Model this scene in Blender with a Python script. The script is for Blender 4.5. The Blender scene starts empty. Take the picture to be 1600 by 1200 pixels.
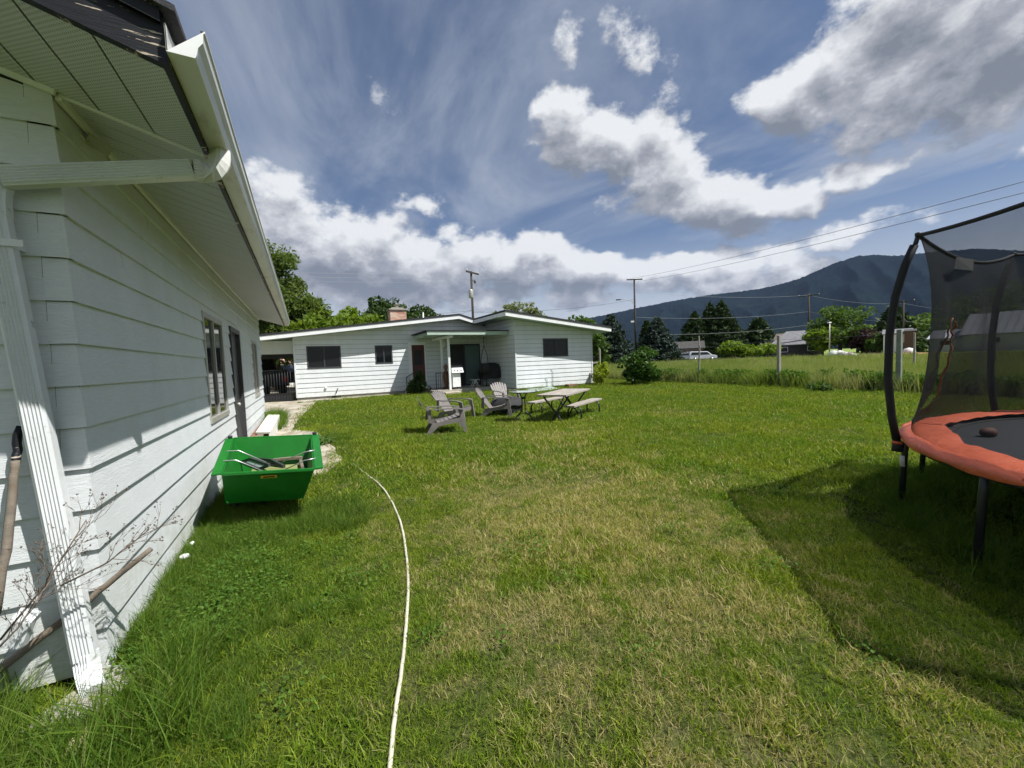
import bpy, math, random
import numpy as np
from mathutils import Vector, Matrix
rnd = random.Random(7); rng = np.random.default_rng(11)
S = bpy.context.scene
# ---------------------------------------------------------------- camera
H = 1.5; FPX = 620.0
_n = np.array([420, 10777, FPX]); _n /= np.linalg.norm(_n)
_v = np.array([475 - 800, 577 - 600, FPX]); _v -= _v.dot(_n) * _n; _v /= np.linalg.norm(_v)
_x = np.cross(_v, -_n)
R = np.array([_x, _v, -_n])
cd = bpy.data.cameras.new('camera'); cam = bpy.data.objects.new('camera', cd); S.collection.objects.link(cam)
cd.sensor_width = 36; cd.lens = FPX / 1600 * 36; cd.clip_start = .05; cd.clip_end = 20000
r_, u_, b_ = R @ np.array([1, 0, 0]), R @ np.array([0, -1, 0]), R @ np.array([0, 0, -1])
cam.matrix_world = Matrix(((r_[0], u_[0], b_[0], 0), (r_[1], u_[1], b_[1], 0), (r_[2], u_[2], b_[2], H), (0, 0, 0, 1)))
S.camera = cam
# ---------------------------------------------------------------- exposure, sun, sky
S.view_settings.view_transform = 'Standard'; S.view_settings.look = 'None'
S.view_settings.exposure = .55; S.view_settings.gamma = 1.0
S.render.engine = 'CYCLES'; S.cycles.max_bounces = 5; S.cycles.transparent_max_bounces = 24
S.cycles.volume_bounces = 0; S.cycles.use_denoising = True
S.cycles.use_adaptive_sampling = True; S.cycles.adaptive_threshold = .02; S.cycles.adaptive_min_samples = 16
SUN = Vector((.43, -.47, 1.0)).normalized()
el_s = math.asin(SUN.z); az_s = math.atan2(SUN.x, SUN.y)
sd = bpy.data.lights.new('sun', 'SUN'); so = bpy.data.objects.new('sun', sd); S.collection.objects.link(so)
sd.energy = 5.0; sd.angle = math.radians(.5); sd.color = (1, .975, .935)
so.rotation_euler = SUN.to_track_quat('Z', 'Y').to_euler(); so.location = (5, -5, 30)

def nnew(nt, typ, **kw):
    n = nt.nodes.new(typ)
    for k, v in kw.items():
        if k.startswith('i_'): n.inputs[k[2:].replace('_', ' ')].default_value = v
        else: setattr(n, k, v)
    return n
class NT:
    """small helper for writing node trees"""
    def __init__(s, nt): s.t = nt
    def put(s, inp, v):
        if isinstance(v, bpy.types.NodeSocket): s.t.links.new(v, inp)
        elif v is not None: inp.default_value = v
    def m(s, op, a=None, b=None, c=None, clamp=False):
        n = s.t.nodes.new('ShaderNodeMath'); n.operation = op; n.use_clamp = clamp
        for i, v in enumerate((a, b, c)):
            if v is not None: s.put(n.inputs[i], v)
        return n.outputs[0]
    def vm(s, op, a=None, b=None, out=0):
        n = s.t.nodes.new('ShaderNodeVectorMath'); n.operation = op
        if a is not None: s.put(n.inputs[0], a)
        if b is not None: s.put(n.inputs[3] if op == 'SCALE' else n.inputs[1], b)
        return n.outputs[out]
    def noise(s, vec, scale, detail=4, rough=.55, dist=0, col=False):
        n = s.t.nodes.new('ShaderNodeTexNoise')
        if vec is not None: s.put(n.inputs['Vector'], vec)
        n.inputs['Scale'].default_value = scale; n.inputs['Detail'].default_value = detail
        n.inputs['Roughness'].default_value = rough; n.inputs['Distortion'].default_value = dist
        return n.outputs['Color' if col else 'Fac']
    def rng(s, v, a, b, c=0., d=1., smooth=False):
        n = s.t.nodes.new('ShaderNodeMapRange'); n.interpolation_type = 'SMOOTHSTEP' if smooth else 'LINEAR'
        s.put(n.inputs[0], v)
        for i, q in enumerate((a, b, c, d)): s.put(n.inputs[i + 1], q)
        return n.outputs[0]
    def mix(s, f, a, b, mode='MIX'):
        n = s.t.nodes.new('ShaderNodeMix'); n.data_type = 'RGBA'; n.blend_type = mode
        s.put(n.inputs[0], f)
        for i, v in ((6, a), (7, b)):
            if isinstance(v, tuple): v = tuple(v) + ((1,) if len(v) == 3 else ())
            s.put(n.inputs[i], v)
        return n.outputs[2]
    def mapping(s, v, loc=(0, 0, 0), rot=(0, 0, 0), sc=(1, 1, 1), typ='POINT'):
        n = s.t.nodes.new('ShaderNodeMapping'); n.vector_type = typ; s.put(n.inputs[0], v)
        n.inputs[1].default_value = loc; n.inputs[2].default_value = rot; n.inputs[3].default_value = sc
        return n.outputs[0]
    def bump(s, h, st, dist=.01):
        n = s.t.nodes.new('ShaderNodeBump'); n.inputs['Strength'].default_value = st; n.inputs['Distance'].default_value = dist
        s.put(n.inputs['Height'], h); return n.outputs[0]

# cumulus layout: (azimuth, elevation, half width, half height, tilt, weight), degrees, seen from the ground
CL = [(-1, 16.6, 7, 5.0, 8, 1), (6.5, 14.3, 9, 5.6, -10, 1), (14, 12.6, 8, 3.6, 0, 1), (22.5, 14.0, 5.5, 3.8, 0, 1), (31, 12.8, 9, 3.1, -6, 1),
      (41, 11.4, 9, 2.2, -4, .85), (51, 10.9, 7, 2.1, 0, .8), (59, 10.6, 5, 1.8, 0, .75),
      (8, 9.5, 16, 2.6, 0, .85), (36, 9.3, 16, 2.2, 0, .8), (55, 8.8, 8, 1.6, 0, .75),
      (-4, 22.0, 3.4, 1.6, 0, .55), (15.5, 21.2, 3.0, 1.3, -15, .50), (10.9, 31, 2.4, 1.6, 30, .40),
      (36.2, 29.0, 4.2, 4.0, -40, .95), (41.5, 26.0, 5.2, 3.4, -20, 1), (47.5, 26.8, 3.2, 3.4, 30, .8), (48, 22.3, 7.0, 4.2, -12, 1), (53.5, 19.2, 7.0, 3.3, -22, 1),
      (60.0, 17.0, 5.0, 1.9, -6, .95), (64.0, 16.8, 2.6, 1.6, 0, .75),
      (37.3, 35.6, 2.2, 3.4, 10, .50), (44, 37.2, 2.6, 3.8, 20, .48), (48.6, 31.2, 2.4, 2.2, 0, .54), (38.5, 32.0, 1.8, 2.4, 0, .50), (46, 34.5, 1.8, 2.2, 0, .46), (42.5, 30.2, 2.0, 1.6, 0, .45),
      (62.5, 25.6, 4.8, 2.4, -25, .9), (69, 25.2, 5.6, 4.4, -15, 1.0), (76, 25, 7.5, 6.4, 0, 1.0), (84, 23, 7, 6, 0, 1), (73, 29.5, 6, 4, 0, .9), (68.8, 18.2, 3.6, 1.5, -5, .85),
      (60, 8.9, 8, 1.3, 0, .62), (67.5, 12.4, 4.2, 1.6, 0, .75), (72, 12.4, 3.6, 1.2, 0, .6),
      (150, 30, 25, 12, 0, .9), (-60, 25, 18, 9, 0, .9), (-120, 35, 25, 10, 0, .8), (110, 22, 14, 7, 0, .9), (-160, 20, 20, 8, 0, .9)]
grp = bpy.data.node_groups.new('cumulus', 'ShaderNodeTree')
grp.interface.new_socket('Vector', in_out='INPUT', socket_type='NodeSocketVector')
grp.interface.new_socket('Density', in_out='OUTPUT', socket_type='NodeSocketFloat'); grp.interface.new_socket('Macro', in_out='OUTPUT', socket_type='NodeSocketFloat'); grp.interface.new_socket('Micro', in_out='OUTPUT', socket_type='NodeSocketFloat')
g = NT(grp); gi = grp.nodes.new('NodeGroupInput'); go = grp.nodes.new('NodeGroupOutput')
dirv = gi.outputs[0]
wn = g.vm('SUBTRACT', g.noise(dirv, 7, 2, .6, col=True), (.5, .5, .5))
wn2 = g.vm('SUBTRACT', g.noise(dirv, 22, 1, .6, col=True), (.5, .5, .5))
wv = g.vm('ADD', g.vm('ADD', dirv, g.vm('SCALE', wn, .11)), g.vm('SCALE', wn2, .035))
sx = grp.nodes.new('ShaderNodeSeparateXYZ'); g.put(sx.inputs[0], g.vm('NORMALIZE', wv))
az = g.m('MULTIPLY', g.m('ARCTAN2', sx.outputs[0], sx.outputs[1]), 180 / math.pi)
el = g.m('MULTIPLY', g.m('ARCSINE', sx.outputs[2]), 180 / math.pi)
cb = grp.nodes.new('ShaderNodeCombineXYZ'); g.put(cb.inputs[0], az); g.put(cb.inputs[1], el)
acc = None
for a, e, w, h, t, k in CL:
    w *= 1.36; h *= 1.34; q = g.vm('SUBTRACT', cb.outputs[0], (a, e, 0))
    if t:
        ca, sa = math.cos(math.radians(t)), math.sin(math.radians(t))
        x_ = g.vm('DOT_PRODUCT', q, (ca / w, sa / w, 0), out=1); y_ = g.vm('DOT_PRODUCT', q, (-sa / h, ca / h, 0), out=1)
        d2 = g.m('MULTIPLY_ADD', x_, x_, g.m('MULTIPLY', y_, y_))
    else:
        q = g.vm('MULTIPLY', q, (1 / w, 1 / h, 0)); d2 = g.vm('DOT_PRODUCT', q, q, out=1)
    d = g.m('MULTIPLY_ADD', d2, -k * .72, k)
    acc = d if acc is None else g.m('SMOOTH_MAX', acc, d, .22)
acc = g.m('MAXIMUM', acc, -.6)
fb = g.noise(g.vm('MULTIPLY', dirv, (1, 1, 1.5)), 8, 7, .63)
dens = g.m('ADD', acc, g.m('MULTIPLY', g.m('SUBTRACT', fb, .5), 2.0))
g.put(go.inputs[0], dens); g.put(go.inputs[1], acc); g.put(go.inputs[2], fb)

W = bpy.data.worlds.new('World'); S.world = W; W.use_nodes = True
wt = W.node_tree; wt.nodes.clear(); w = NT(wt)
tc = wt.nodes.new('ShaderNodeTexCoord').outputs['Generated']
dv = w.vm('NORMALIZE', tc)
sky = wt.nodes.new('ShaderNodeTexSky'); sky.sky_type = 'NISHITA'; sky.sun_disc = False
sky.sun_elevation = el_s; sky.sun_rotation = az_s; sky.altitude = 900; sky.air_density = 1.0; sky.dust_density = .6; sky.ozone_density = 2.5
skc = w.mix(1.0, sky.outputs[0], (.84, .97, 1.10), 'MULTIPLY')
sx = wt.nodes.new('ShaderNodeSeparateXYZ'); w.put(sx.inputs[0], dv)
zc = sx.outputs[2]
# thin high veil, streaked
cz = w.m('ADD', w.m('MAXIMUM', zc, 0.0), .12)
pl = wt.nodes.new('ShaderNodeCombineXYZ'); w.put(pl.inputs[0], w.m('DIVIDE', sx.outputs[0], cz)); w.put(pl.inputs[1], w.m('DIVIDE', sx.outputs[1], cz))
ci1 = w.noise(w.mapping(pl.outputs[0], rot=(0, 0, .9), sc=(1, .55, 1)), 1.6, 7, .62, .6)
ci2 = w.noise(pl.outputs[0], .7, 3, .5)
cirrus = w.m('MULTIPLY', w.rng(ci1, .36, .70, 0, 1, True), w.rng(ci2, .30, .58, .25, .95, True))
hz = w.rng(zc, 0.06, .36, .95, 0.0, True)
cirrus = w.m('MAXIMUM', w.m('MULTIPLY_ADD', cirrus, .74, .13), hz)
skc = w.mix(cirrus, skc, w.mix(w.rng(zc, .03, .30, 1, 0, True), (6.0, 6.7, 7.9), (8.4, 8.9, 9.4)))
def dens_at(v):
    n = wt.nodes.new('ShaderNodeGroup'); n.node_tree = grp; w.put(n.inputs[0], v); return n.outputs
d0, a0_, f0_ = dens_at(dv)
d1, a1_, f1_ = dens_at(w.vm('NORMALIZE', w.vm('ADD', dv, (SUN.x * .02, SUN.y * .02, .045))))
alpha = w.rng(d0, .30, .68, 0, 1, True)
thick = w.rng(d0, .45, 1.35, 0, 1, True)
fine = w.noise(w.vm('MULTIPLY', dv, (1, 1, 1.5)), 24, 4, .62)
br = w.m('MULTIPLY_ADD', w.m('SUBTRACT', a0_, a1_), 1.7, .60)
br = w.m('MULTIPLY_ADD', w.m('SUBTRACT', f0_, f1_), 2.4, br)
br = w.m('MULTIPLY_ADD', w.m('SUBTRACT', fine, .5), .5, br)
bright = w.m('MULTIPLY_ADD', thick, -.60, br, clamp=True)
ccol = w.mix(w.rng(bright, 0, .45), (3.0, 3.35, 3.9), (6.1, 6.3, 6.9)); ccol = w.mix(w.rng(bright, .40, .95), ccol, (11.9, 12.1, 12.3))
low = w.rng(zc, 0.02, .20, .45, 0.0, True)
ccol = w.mix(low, ccol, (6.8, 7.3, 7.9))
fin = w.mix(alpha, skc, ccol); fin = w.mix(1.0, fin, (12.2, 12.4, 12.6), 'DARKEN')
bg = wt.nodes.new('ShaderNodeBackground'); bg.inputs['Strength'].default_value = .050; w.put(bg.inputs[0], fin)
wo = wt.nodes.new('ShaderNodeOutputWorld'); wt.links.new(bg.outputs[0], wo.inputs[0])
W.cycles.sampling_method = 'NONE'

# ---------------------------------------------------------------- placing helpers (the yard's own metres)
C0 = np.array([0, 0, H])
def ray(px, py): return R @ np.array([px - 800., py - 600., FPX])
def gz(y): return .0092 * min(max(y, 0), 20)
def Gp(px, py, z=None):
    r = ray(px, py)
    if z is not None: p = C0 + (z - H) / r[2] * r; return Vector(p)
    z0 = 0
    for _ in range(60):
        p = C0 + (z0 - H) / r[2] * r; z0 = gz(p[1])
    return Vector(p)
def Xp(px, py, x): r = ray(px, py); return Vector(C0 + x / r[0] * r)
def Yp(px, py, y): r = ray(px, py); return Vector(C0 + y / r[1] * r)
def Dp(px, py, D): r = ray(px, py); return Vector(C0 + D / math.hypot(r[0], r[1]) * r)

# ---------------------------------------------------------------- object helpers
def tag(o, label=None, cat=None, group=None, kind=None):
    if label: o['label'] = label
    if cat: o['category'] = cat
    if group: o['group'] = group
    if kind: o['kind'] = kind
    return o
def thing(name, label, cat, loc=(0, 0, 0), rz=0, group=None):
    o = bpy.data.objects.new(name, None); S.collection.objects.link(o)
    o.location = loc; o.rotation_euler = (0, 0, rz); o.empty_display_size = .1
    return tag(o, label, cat, group)
class MB:
    def __init__(s): s.v = []; s.f = []; s.mi = []; s.sm = []
    def add(s, vs, fs, mi=0, smooth=False):
        b = len(s.v); s.v += [tuple(v) for v in vs]
        for f in fs: s.f.append([b + i for i in f]); s.mi.append(mi); s.sm.append(smooth)
        return s
    def quad(s, a, b, c, d, mi=0): return s.add([a, b, c, d], [(0, 1, 2, 3)], mi)
    def box(s, x0, x1, y0, y1, z0, z1, mi=0):
        v = [(x, y, z) for z in (z0, z1) for y in (y0, y1) for x in (x0, x1)]
        return s.add(v, [(0, 2, 3, 1), (4, 5, 7, 6), (0, 1, 5, 4), (2, 6, 7, 3), (0, 4, 6, 2), (1, 3, 7, 5)], mi)
    def hexa(s, v, mi=0):   # 8 corners: bottom 4 ring, top 4 ring
        return s.add(v, [(3, 2, 1, 0), (4, 5, 6, 7), (0, 1, 5, 4), (1, 2, 6, 5), (2, 3, 7, 6), (3, 0, 4, 7)], mi)
    def bar(s, a, b, w, h, mi=0, up=(0, 0, 1)):
        a = Vector(a); b = Vector(b); d = (b - a).normalized(); up = Vector(up)
        sd_ = d.cross(up)
        if sd_.length < 1e-4: sd_ = d.cross(Vector((1, 0, 0)))
        sd_.normalize(); u = sd_.cross(d).normalized()
        q = [(-w / 2, -h / 2), (w / 2, -h / 2), (w / 2, h / 2), (-w / 2, h / 2)]
        vs = [p + sd_ * i + u * j for p in (a, b) for i, j in q]
        return s.add(vs, [(0, 1, 2, 3), (7, 6, 5, 4), (0, 4, 5, 1), (1, 5, 6, 2), (2, 6, 7, 3), (3, 7, 4, 0)], mi)
    def sweep(s, path, prof, mi=0, up=(0, 0, 1), cap=True, smooth=True, scale=None):
        """sweep a closed 2D profile [(side, up)] along path"""
        path = [Vector(p) for p in path]; n = len(prof); vs = []
        up = Vector(up); last = None
        for i, p in enumerate(path):
            d = (path[min(i + 1, len(path) - 1)] - path[max(i - 1, 0)]).normalized()
            sdv = d.cross(up)
            if sdv.length < 1e-3: sdv = last if last is not None else d.cross(Vector((1, 0, 0)))
            sdv = sdv.normalized(); last = sdv; u = sdv.cross(d).normalized()
            k = scale[i] if scale else 1
            vs += [p + sdv * a * k + u * b * k for a, b in prof]
        fs = []
        for i in range(len(path) - 1):
            for j in range(n):
                a, b = i * n + j, i * n + (j + 1) % n
                fs.append((a, b, b + n, a + n))
        if cap: fs.append(tuple(range(n))[::-1]); fs.append(tuple(range((len(path) - 1) * n, len(path) * n)))
        return s.add(vs, fs, mi, smooth)
    def tube(s, path, r, seg=8, mi=0, r2=None):
        path = [Vector(p) for p in path]; n = len(path); vs = []; fs = []
        sc = [(r + ((r2 if r2 is not None else r) - r) * i / max(1, n - 1)) if not isinstance(r, (list, tuple)) else r[i] for i in range(n)]
        u = None
        for i, p in enumerate(path):
            d = (path[min(i + 1, n - 1)] - path[max(i - 1, 0)]).normalized()
            if u is None: u = d.cross(Vector((.31, .17, .93)) if abs(d.z) < .9 else Vector((.9, .3, .1))).normalized()
            u = (u - d * u.dot(d)).normalized(); v = d.cross(u)
            vs += [p + (u * math.cos(2 * math.pi * k / seg) + v * math.sin(2 * math.pi * k / seg)) * sc[i] for k in range(seg)]
        for i in range(n - 1):
            for k in range(seg):
                a, b = i * seg + k, i * seg + (k + 1) % seg
                fs.append((a, b, b + seg, a + seg))
        fs.append(tuple(range(seg))[::-1]); fs.append(tuple(range((n - 1) * seg, n * seg)))
        return s.add(vs, fs, mi, True)
    def lathe(s, prof, c=(0, 0, 0), seg=24, mi=0, smooth=True):
        vs = []; fs = []
        for r, z in prof:
            vs += [(c[0] + r * math.cos(2 * math.pi * k / seg), c[1] + r * math.sin(2 * math.pi * k / seg), c[2] + z) for k in range(seg)]
        for i in range(len(prof) - 1):
            for k in range(seg):
                a, b = i * seg + k, i * seg + (k + 1) % seg
                fs.append((a, b, b + seg, a + seg))
        return s.add(vs, fs, mi, smooth)
    def build(s, name, mat, parent=None, bevel=0, smooth=None, loc=None, sub=0):
        me = bpy.data.meshes.new(name); me.from_pydata(s.v, [], s.f)
        mats = mat if isinstance(mat, (list, tuple)) else [mat]
        for m in mats: me.materials.append(m)
        me.polygons.foreach_set('material_index', s.mi)
        me.polygons.foreach_set('use_smooth', s.sm if smooth is None else [smooth] * len(s.f))
        me.update()
        o = bpy.data.objects.new(name, me); S.collection.objects.link(o)
        if parent is not None: o.parent = parent
        if loc is not None: o.location = loc
        if bevel:
            b = o.modifiers.new('bevel', 'BEVEL'); b.width = bevel; b.segments = 2; b.limit_method = 'ANGLE'
        if sub:
            b = o.modifiers.new('sub', 'SUBSURF'); b.levels = sub; b.render_levels = sub
        return o
def npmesh(name, v, f, mat, parent=None, smooth=False):
    """v (n,3), f (m,k) numpy -> mesh object, quick"""
    me = bpy.data.meshes.new(name); k = f.shape[1]
    me.vertices.add(len(v)); me.vertices.foreach_set('co', v.astype(np.float32).ravel())
    me.loops.add(f.size); me.loops.foreach_set('vertex_index', f.astype(np.int32).ravel())
    me.polygons.add(len(f)); me.polygons.foreach_set('loop_start', np.arange(0, f.size, k, dtype=np.int32))
    me.polygons.foreach_set('use_smooth', np.full(len(f), smooth))
    me.update(calc_edges=True); me.validate()
    for m in (mat if isinstance(mat, (list, tuple)) else [mat]): me.materials.append(m)
    o = bpy.data.objects.new(name, me); S.collection.objects.link(o)
    if parent is not None: o.parent = parent
    return o
def dup_tree(o, parent=None):
    c = o.copy(); S.collection.objects.link(c)
    if parent is not None: c.parent = parent
    for ch in list(o.children): dup_tree(ch, c)
    return c

# ---------------------------------------------------------------- materials
def mat(name, col, rough=.6, var=.12, scale=6, bump=0, bscale=40, stretch=(1, 1, 1), metal=0, spec=.5, col2=None, c2lo=.5, c2hi=.65, c2scale=3, coat=0, space='pos'):
    m = bpy.data.materials.new(name); m.use_nodes = True; t = NT(m.node_tree); bs = m.node_tree.nodes['Principled BSDF']
    if space == 'pos': v = m.node_tree.nodes.new('ShaderNodeNewGeometry').outputs['Position']
    else: v = m.node_tree.nodes.new('ShaderNodeTexCoord').outputs['Object']
    v = t.mapping(v, sc=stretch)
    c = tuple(col) + (1,)
    n = t.noise(v, scale, 5, .6)
    out = t.mix(t.rng(n, .3, .7, 0, 1), tuple(x * (1 - var) for x in col), tuple(min(1, x * (1 + var)) for x in col))
    if col2:
        n2 = t.noise(v, c2scale, 6, .65)
        out = t.mix(t.rng(n2, c2lo, c2hi, 0, 1), out, tuple(col2))
    t.put(bs.inputs['Base Color'], out)
    bs.inputs['Roughness'].default_value = rough; bs.inputs['Metallic'].default_value = metal
    bs.inputs['Specular IOR Level'].default_value = spec; bs.inputs['Coat Weight'].default_value = coat
    if bump: t.put(bs.inputs['Normal'], t.bump(t.noise(v, bscale, 4, .6), bump))
    return m
def leafmat(name, c1, c2, tr=.35, rough=.55, big=None, bigscale=.5):
    m = bpy.data.materials.new(name); m.use_nodes = True; nt = m.node_tree; t = NT(nt); bs = nt.nodes['Principled BSDF']
    geo = nt.nodes.new('ShaderNodeNewGeometry')
    f = geo.outputs['Random Per Island']
    c = t.mix(f, c1, c2)
    if big: c = t.mix(t.rng(t.noise(geo.outputs['Position'], bigscale, 3), .42, .62, 0, .8), c, big)
    t.put(bs.inputs['Base Color'], c); bs.inputs['Roughness'].default_value = rough; bs.inputs['Specular IOR Level'].default_value = .15
    tl = nt.nodes.new('ShaderNodeBsdfTranslucent'); t.put(tl.inputs[0], t.mix(1., c, (1.25, 1.35, .55), 'MULTIPLY'))
    mx = nt.nodes.new('ShaderNodeMixShader'); mx.inputs[0].default_value = tr
    nt.links.new(bs.outputs[0], mx.inputs[1]); nt.links.new(tl.outputs[0], mx.inputs[2])
    nt.links.new(mx.outputs[0], nt.nodes['Material Output'].inputs[0])
    return m
def siding_mat(name, col, dirt=.0):
    m = bpy.data.materials.new(name); m.use_nodes = True; nt = m.node_tree; t = NT(nt); bs = nt.nodes['Principled BSDF']
    p = nt.nodes.new('ShaderNodeNewGeometry').outputs['Position']
    gr = t.noise(t.mapping(p, sc=(1.0, 1.0, 9)), 12, 5, .65, 1.4)
    gr2 = t.noise(t.mapping(p, sc=(1.0, 1.0, 5)), 35, 4, .65, .8)
    st = t.noise(t.mapping(p, sc=(1, 1, .25)), 2.2, 5, .6)
    c = t.mix(t.rng(st, .35, .75), col, tuple(x * k for x, k in zip(col, (.86, .87, .84))))
    c = t.mix(t.m('MULTIPLY', t.rng(gr, .40, .58, 1, 0), .30), c, tuple(x * .72 for x in col))
    sp = t.noise(p, 90, 2, .5)
    c = t.mix(t.rng(sp, .70, .76, 0, .5), c, (.35, .33, .28))
    # mildew close to the soil
    sz = nt.nodes.new('ShaderNodeSeparateXYZ'); t.put(sz.inputs[0], p)
    c = t.mix(t.m('MULTIPLY', t.rng(sz.outputs[2], .12, .62, 1, 0), t.rng(t.noise(p, 7, 6, .7), .38, .66, 0, .85)), c, (.42, .44, .34))
    t.put(bs.inputs['Base Color'], c); bs.inputs['Roughness'].default_value = .62; bs.inputs['Specular IOR Level'].default_value = .3
    t.put(bs.inputs['Normal'], t.bump(t.m('ADD', gr, t.m('MULTIPLY', gr2, .5)), .55, .006))
    return m
M = {}
M['siding'] = siding_mat('painted_siding', (.715, .74, .755))
M['housesiding'] = siding_mat('house_siding', (.73, .755, .77))
M['lapshadejoint'] = mat('lap_shade_and_joint', (.10, .10, .09), .9)  # painted shade lines under the house laps; also butt joints and wall core
M['trimwhite'] = mat('white_trim', (.80, .81, .80), .5, .06, 5, col2=(.60, .60, .55), c2lo=.62, c2hi=.8)
M['gutter'] = mat('gutter_white', (.66, .66, .62), .35, .08, 3, stretch=(1, .35, 1), col2=(.30, .28, .24), c2lo=.55, c2hi=.80, c2scale=9)
M['downspout'] = mat('downspout_white', (.66, .68, .68), .33, .05, 4, col2=(.33, .33, .28), c2lo=.62, c2hi=.74, c2scale=14)
M['black'] = mat('black_paint', (.008, .009, .012), .5, .3, 10, bump=.25, bscale=12, stretch=(1.2, 3, 14), col2=(.50, .42, .33), c2lo=.60, c2hi=.62, c2scale=3.6, spec=.3)
M['blackplain'] = mat('black_edge', (.018, .018, .020), .7, .3, 10)
M['roofing'] = mat('asphalt_shingle', (.035, .035, .04), .9, .4, 30, bump=.6, bscale=80)
M['concrete'] = mat('concrete', (.36, .34, .29), .9, .18, 5, bump=.4, bscale=60, col2=(.22, .21, .17), c2lo=.5, c2hi=.75)
M['pathc'] = mat('old_concrete', (.40, .36, .29), .95, .2, 4, bump=.6, bscale=50, col2=(.24, .20, .13), c2lo=.48, c2hi=.62, c2scale=2.5)
M['soil'] = mat('soil', (.16, .11, .07), 1, .4, 12, bump=.8, bscale=40)
M['alum'] = mat('window_aluminium', (.42, .41, .37), .45, .1, 8, metal=.3)
M['dark'] = mat('dark_opening', (.012, .012, .014), .6, .2, 3)
M['darkframe'] = mat('dark_frame', (.045, .045, .05), .5, .2, 8)
M['redoor'] = mat('red_door', (.075, .008, .010), .45, .2, 4)
M['greenporch'] = mat('porch_paint', (.42, .52, .45), .6, .08, 4)
M['iron'] = mat('black_iron', (.02, .02, .022), .5, .2, 10)
M['curtain'] = mat('curtain', (.16, .24, .22), .9, .25, 9, stretch=(14, 1, .2))
M['blind'] = mat('blind', (.011, .013, .012), .6, .1)
M['brick'] = None
def brick():
    m = bpy.data.materials.new('chimney_brick'); m.use_nodes = True; nt = m.node_tree; t = NT(nt); bs = nt.nodes['Principled BSDF']
    p = nt.nodes.new('ShaderNodeTexCoord').outputs['Object']
    sx = nt.nodes.new('ShaderNodeSeparateXYZ'); t.put(sx.inputs[0], p)
    cbx = nt.nodes.new('ShaderNodeCombineXYZ'); t.put(cbx.inputs[0], t.m('ADD', sx.outputs[0], sx.outputs[1])); t.put(cbx.inputs[1], sx.outputs[2])
    b = nt.nodes.new('ShaderNodeTexBrick'); t.put(b.inputs['Vector'], cbx.outputs[0])
    b.inputs['Color1'].default_value = (.42, .13, .07, 1); b.inputs['Color2'].default_value = (.62, .45, .33, 1); b.inputs['Mortar'].default_value = (.5, .42, .36, 1)
    b.inputs['Scale'].default_value = 1; b.inputs['Brick Width'].default_value = .22; b.inputs['Row Height'].default_value = .075; b.inputs['Mortar Size'].default_value = .008
    t.put(bs.inputs['Base Color'], b.outputs['Color']); bs.inputs['Roughness'].default_value = .9
    return m
M['brick'] = brick()
M['glass'] = mat('window_glass', (.006, .008, .009), .05, .1, 2, spec=.3)
M['green'] = mat('green_plastic', (.005, .145, .012), .45, .12, 4, bump=.15, bscale=25, col2=(.012, .10, .018), c2lo=.55, c2hi=.8)
M['rubber'] = mat('black_rubber', (.02, .02, .02), .8, .2, 10)
M['galv'] = mat('galvanised_rod', (.5, .5, .5), .35, .1, 20, metal=.7)
M['wood'] = mat('old_wood', (.19, .16, .125), .85, .25, 4, bump=.5, bscale=40, stretch=(1, 8, 8), col2=(.18, .13, .09), c2lo=.5, c2hi=.7)
M['whitewood'] = mat('flaking_white_wood', (.74, .73, .66), .75, .08, 6, col2=(.45, .42, .34), c2lo=.60, c2hi=.72, c2scale=7)
M['brownwood'] = mat('brown_board', (.20, .11, .07), .85, .3, 4, bump=.4, bscale=40)
M['greywood'] = mat('weathered_grey_wood', (.30, .27, .23), .85, .22, 5, bump=.5, bscale=40, stretch=(1, 6, 6), col2=(.42, .38, .32), c2lo=.5, c2hi=.7, space='obj')
M['resin'] = mat('taupe_resin', (.18, .163, .152), .6, .16, 9, bump=.2, bscale=60, col2=(.13, .12, .11), c2lo=.5, c2hi=.75, c2scale=8)
M['steelblk'] = mat('black_steel', (.018, .020, .022), .4, .15, 10)
M['glasstop'] = mat('frosted_glass', (.30, .36, .32), .12, .08, 20, spec=.7)
M['pad'] = None
def padmat():
    m = bpy.data.materials.new('orange_pad_vinyl'); m.use_nodes = True; nt = m.node_tree; t = NT(nt); bs = nt.nodes['Principled BSDF']
    p = nt.nodes.new('ShaderNodeNewGeometry').outputs['Position']
    c = t.mix(t.rng(t.noise(p, 2.5, 5, .6), .35, .7), (.76, .165, .075), (.60, .12, .055))
    c = t.mix(t.rng(t.noise(p, 14, 5, .7), .60, .78, 0, .35), c, (.25, .06, .04))
    t.put(bs.inputs['Base Color'], c); bs.inputs['Roughness'].default_value = .5
    t.put(bs.inputs['Normal'], t.bump(t.noise(p, 7, 5, .65, 1.5), .7, .03))
    return m
M['pad'] = padmat()
M['padseam'] = mat('pad_seam_tape', (.50, .085, .035), .6, .2, 30)
M['tmat'] = mat('jumping_mat', (.016, .018, .022), .65, .15, 40, bump=.2, bscale=300)
M['foam'] = mat('pole_sleeve', (.010, .011, .012), .7, .2, 10, bump=.3, bscale=30)
M['label'] = mat('white_label', (.6, .6, .58), .5, .15, 30)
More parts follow.
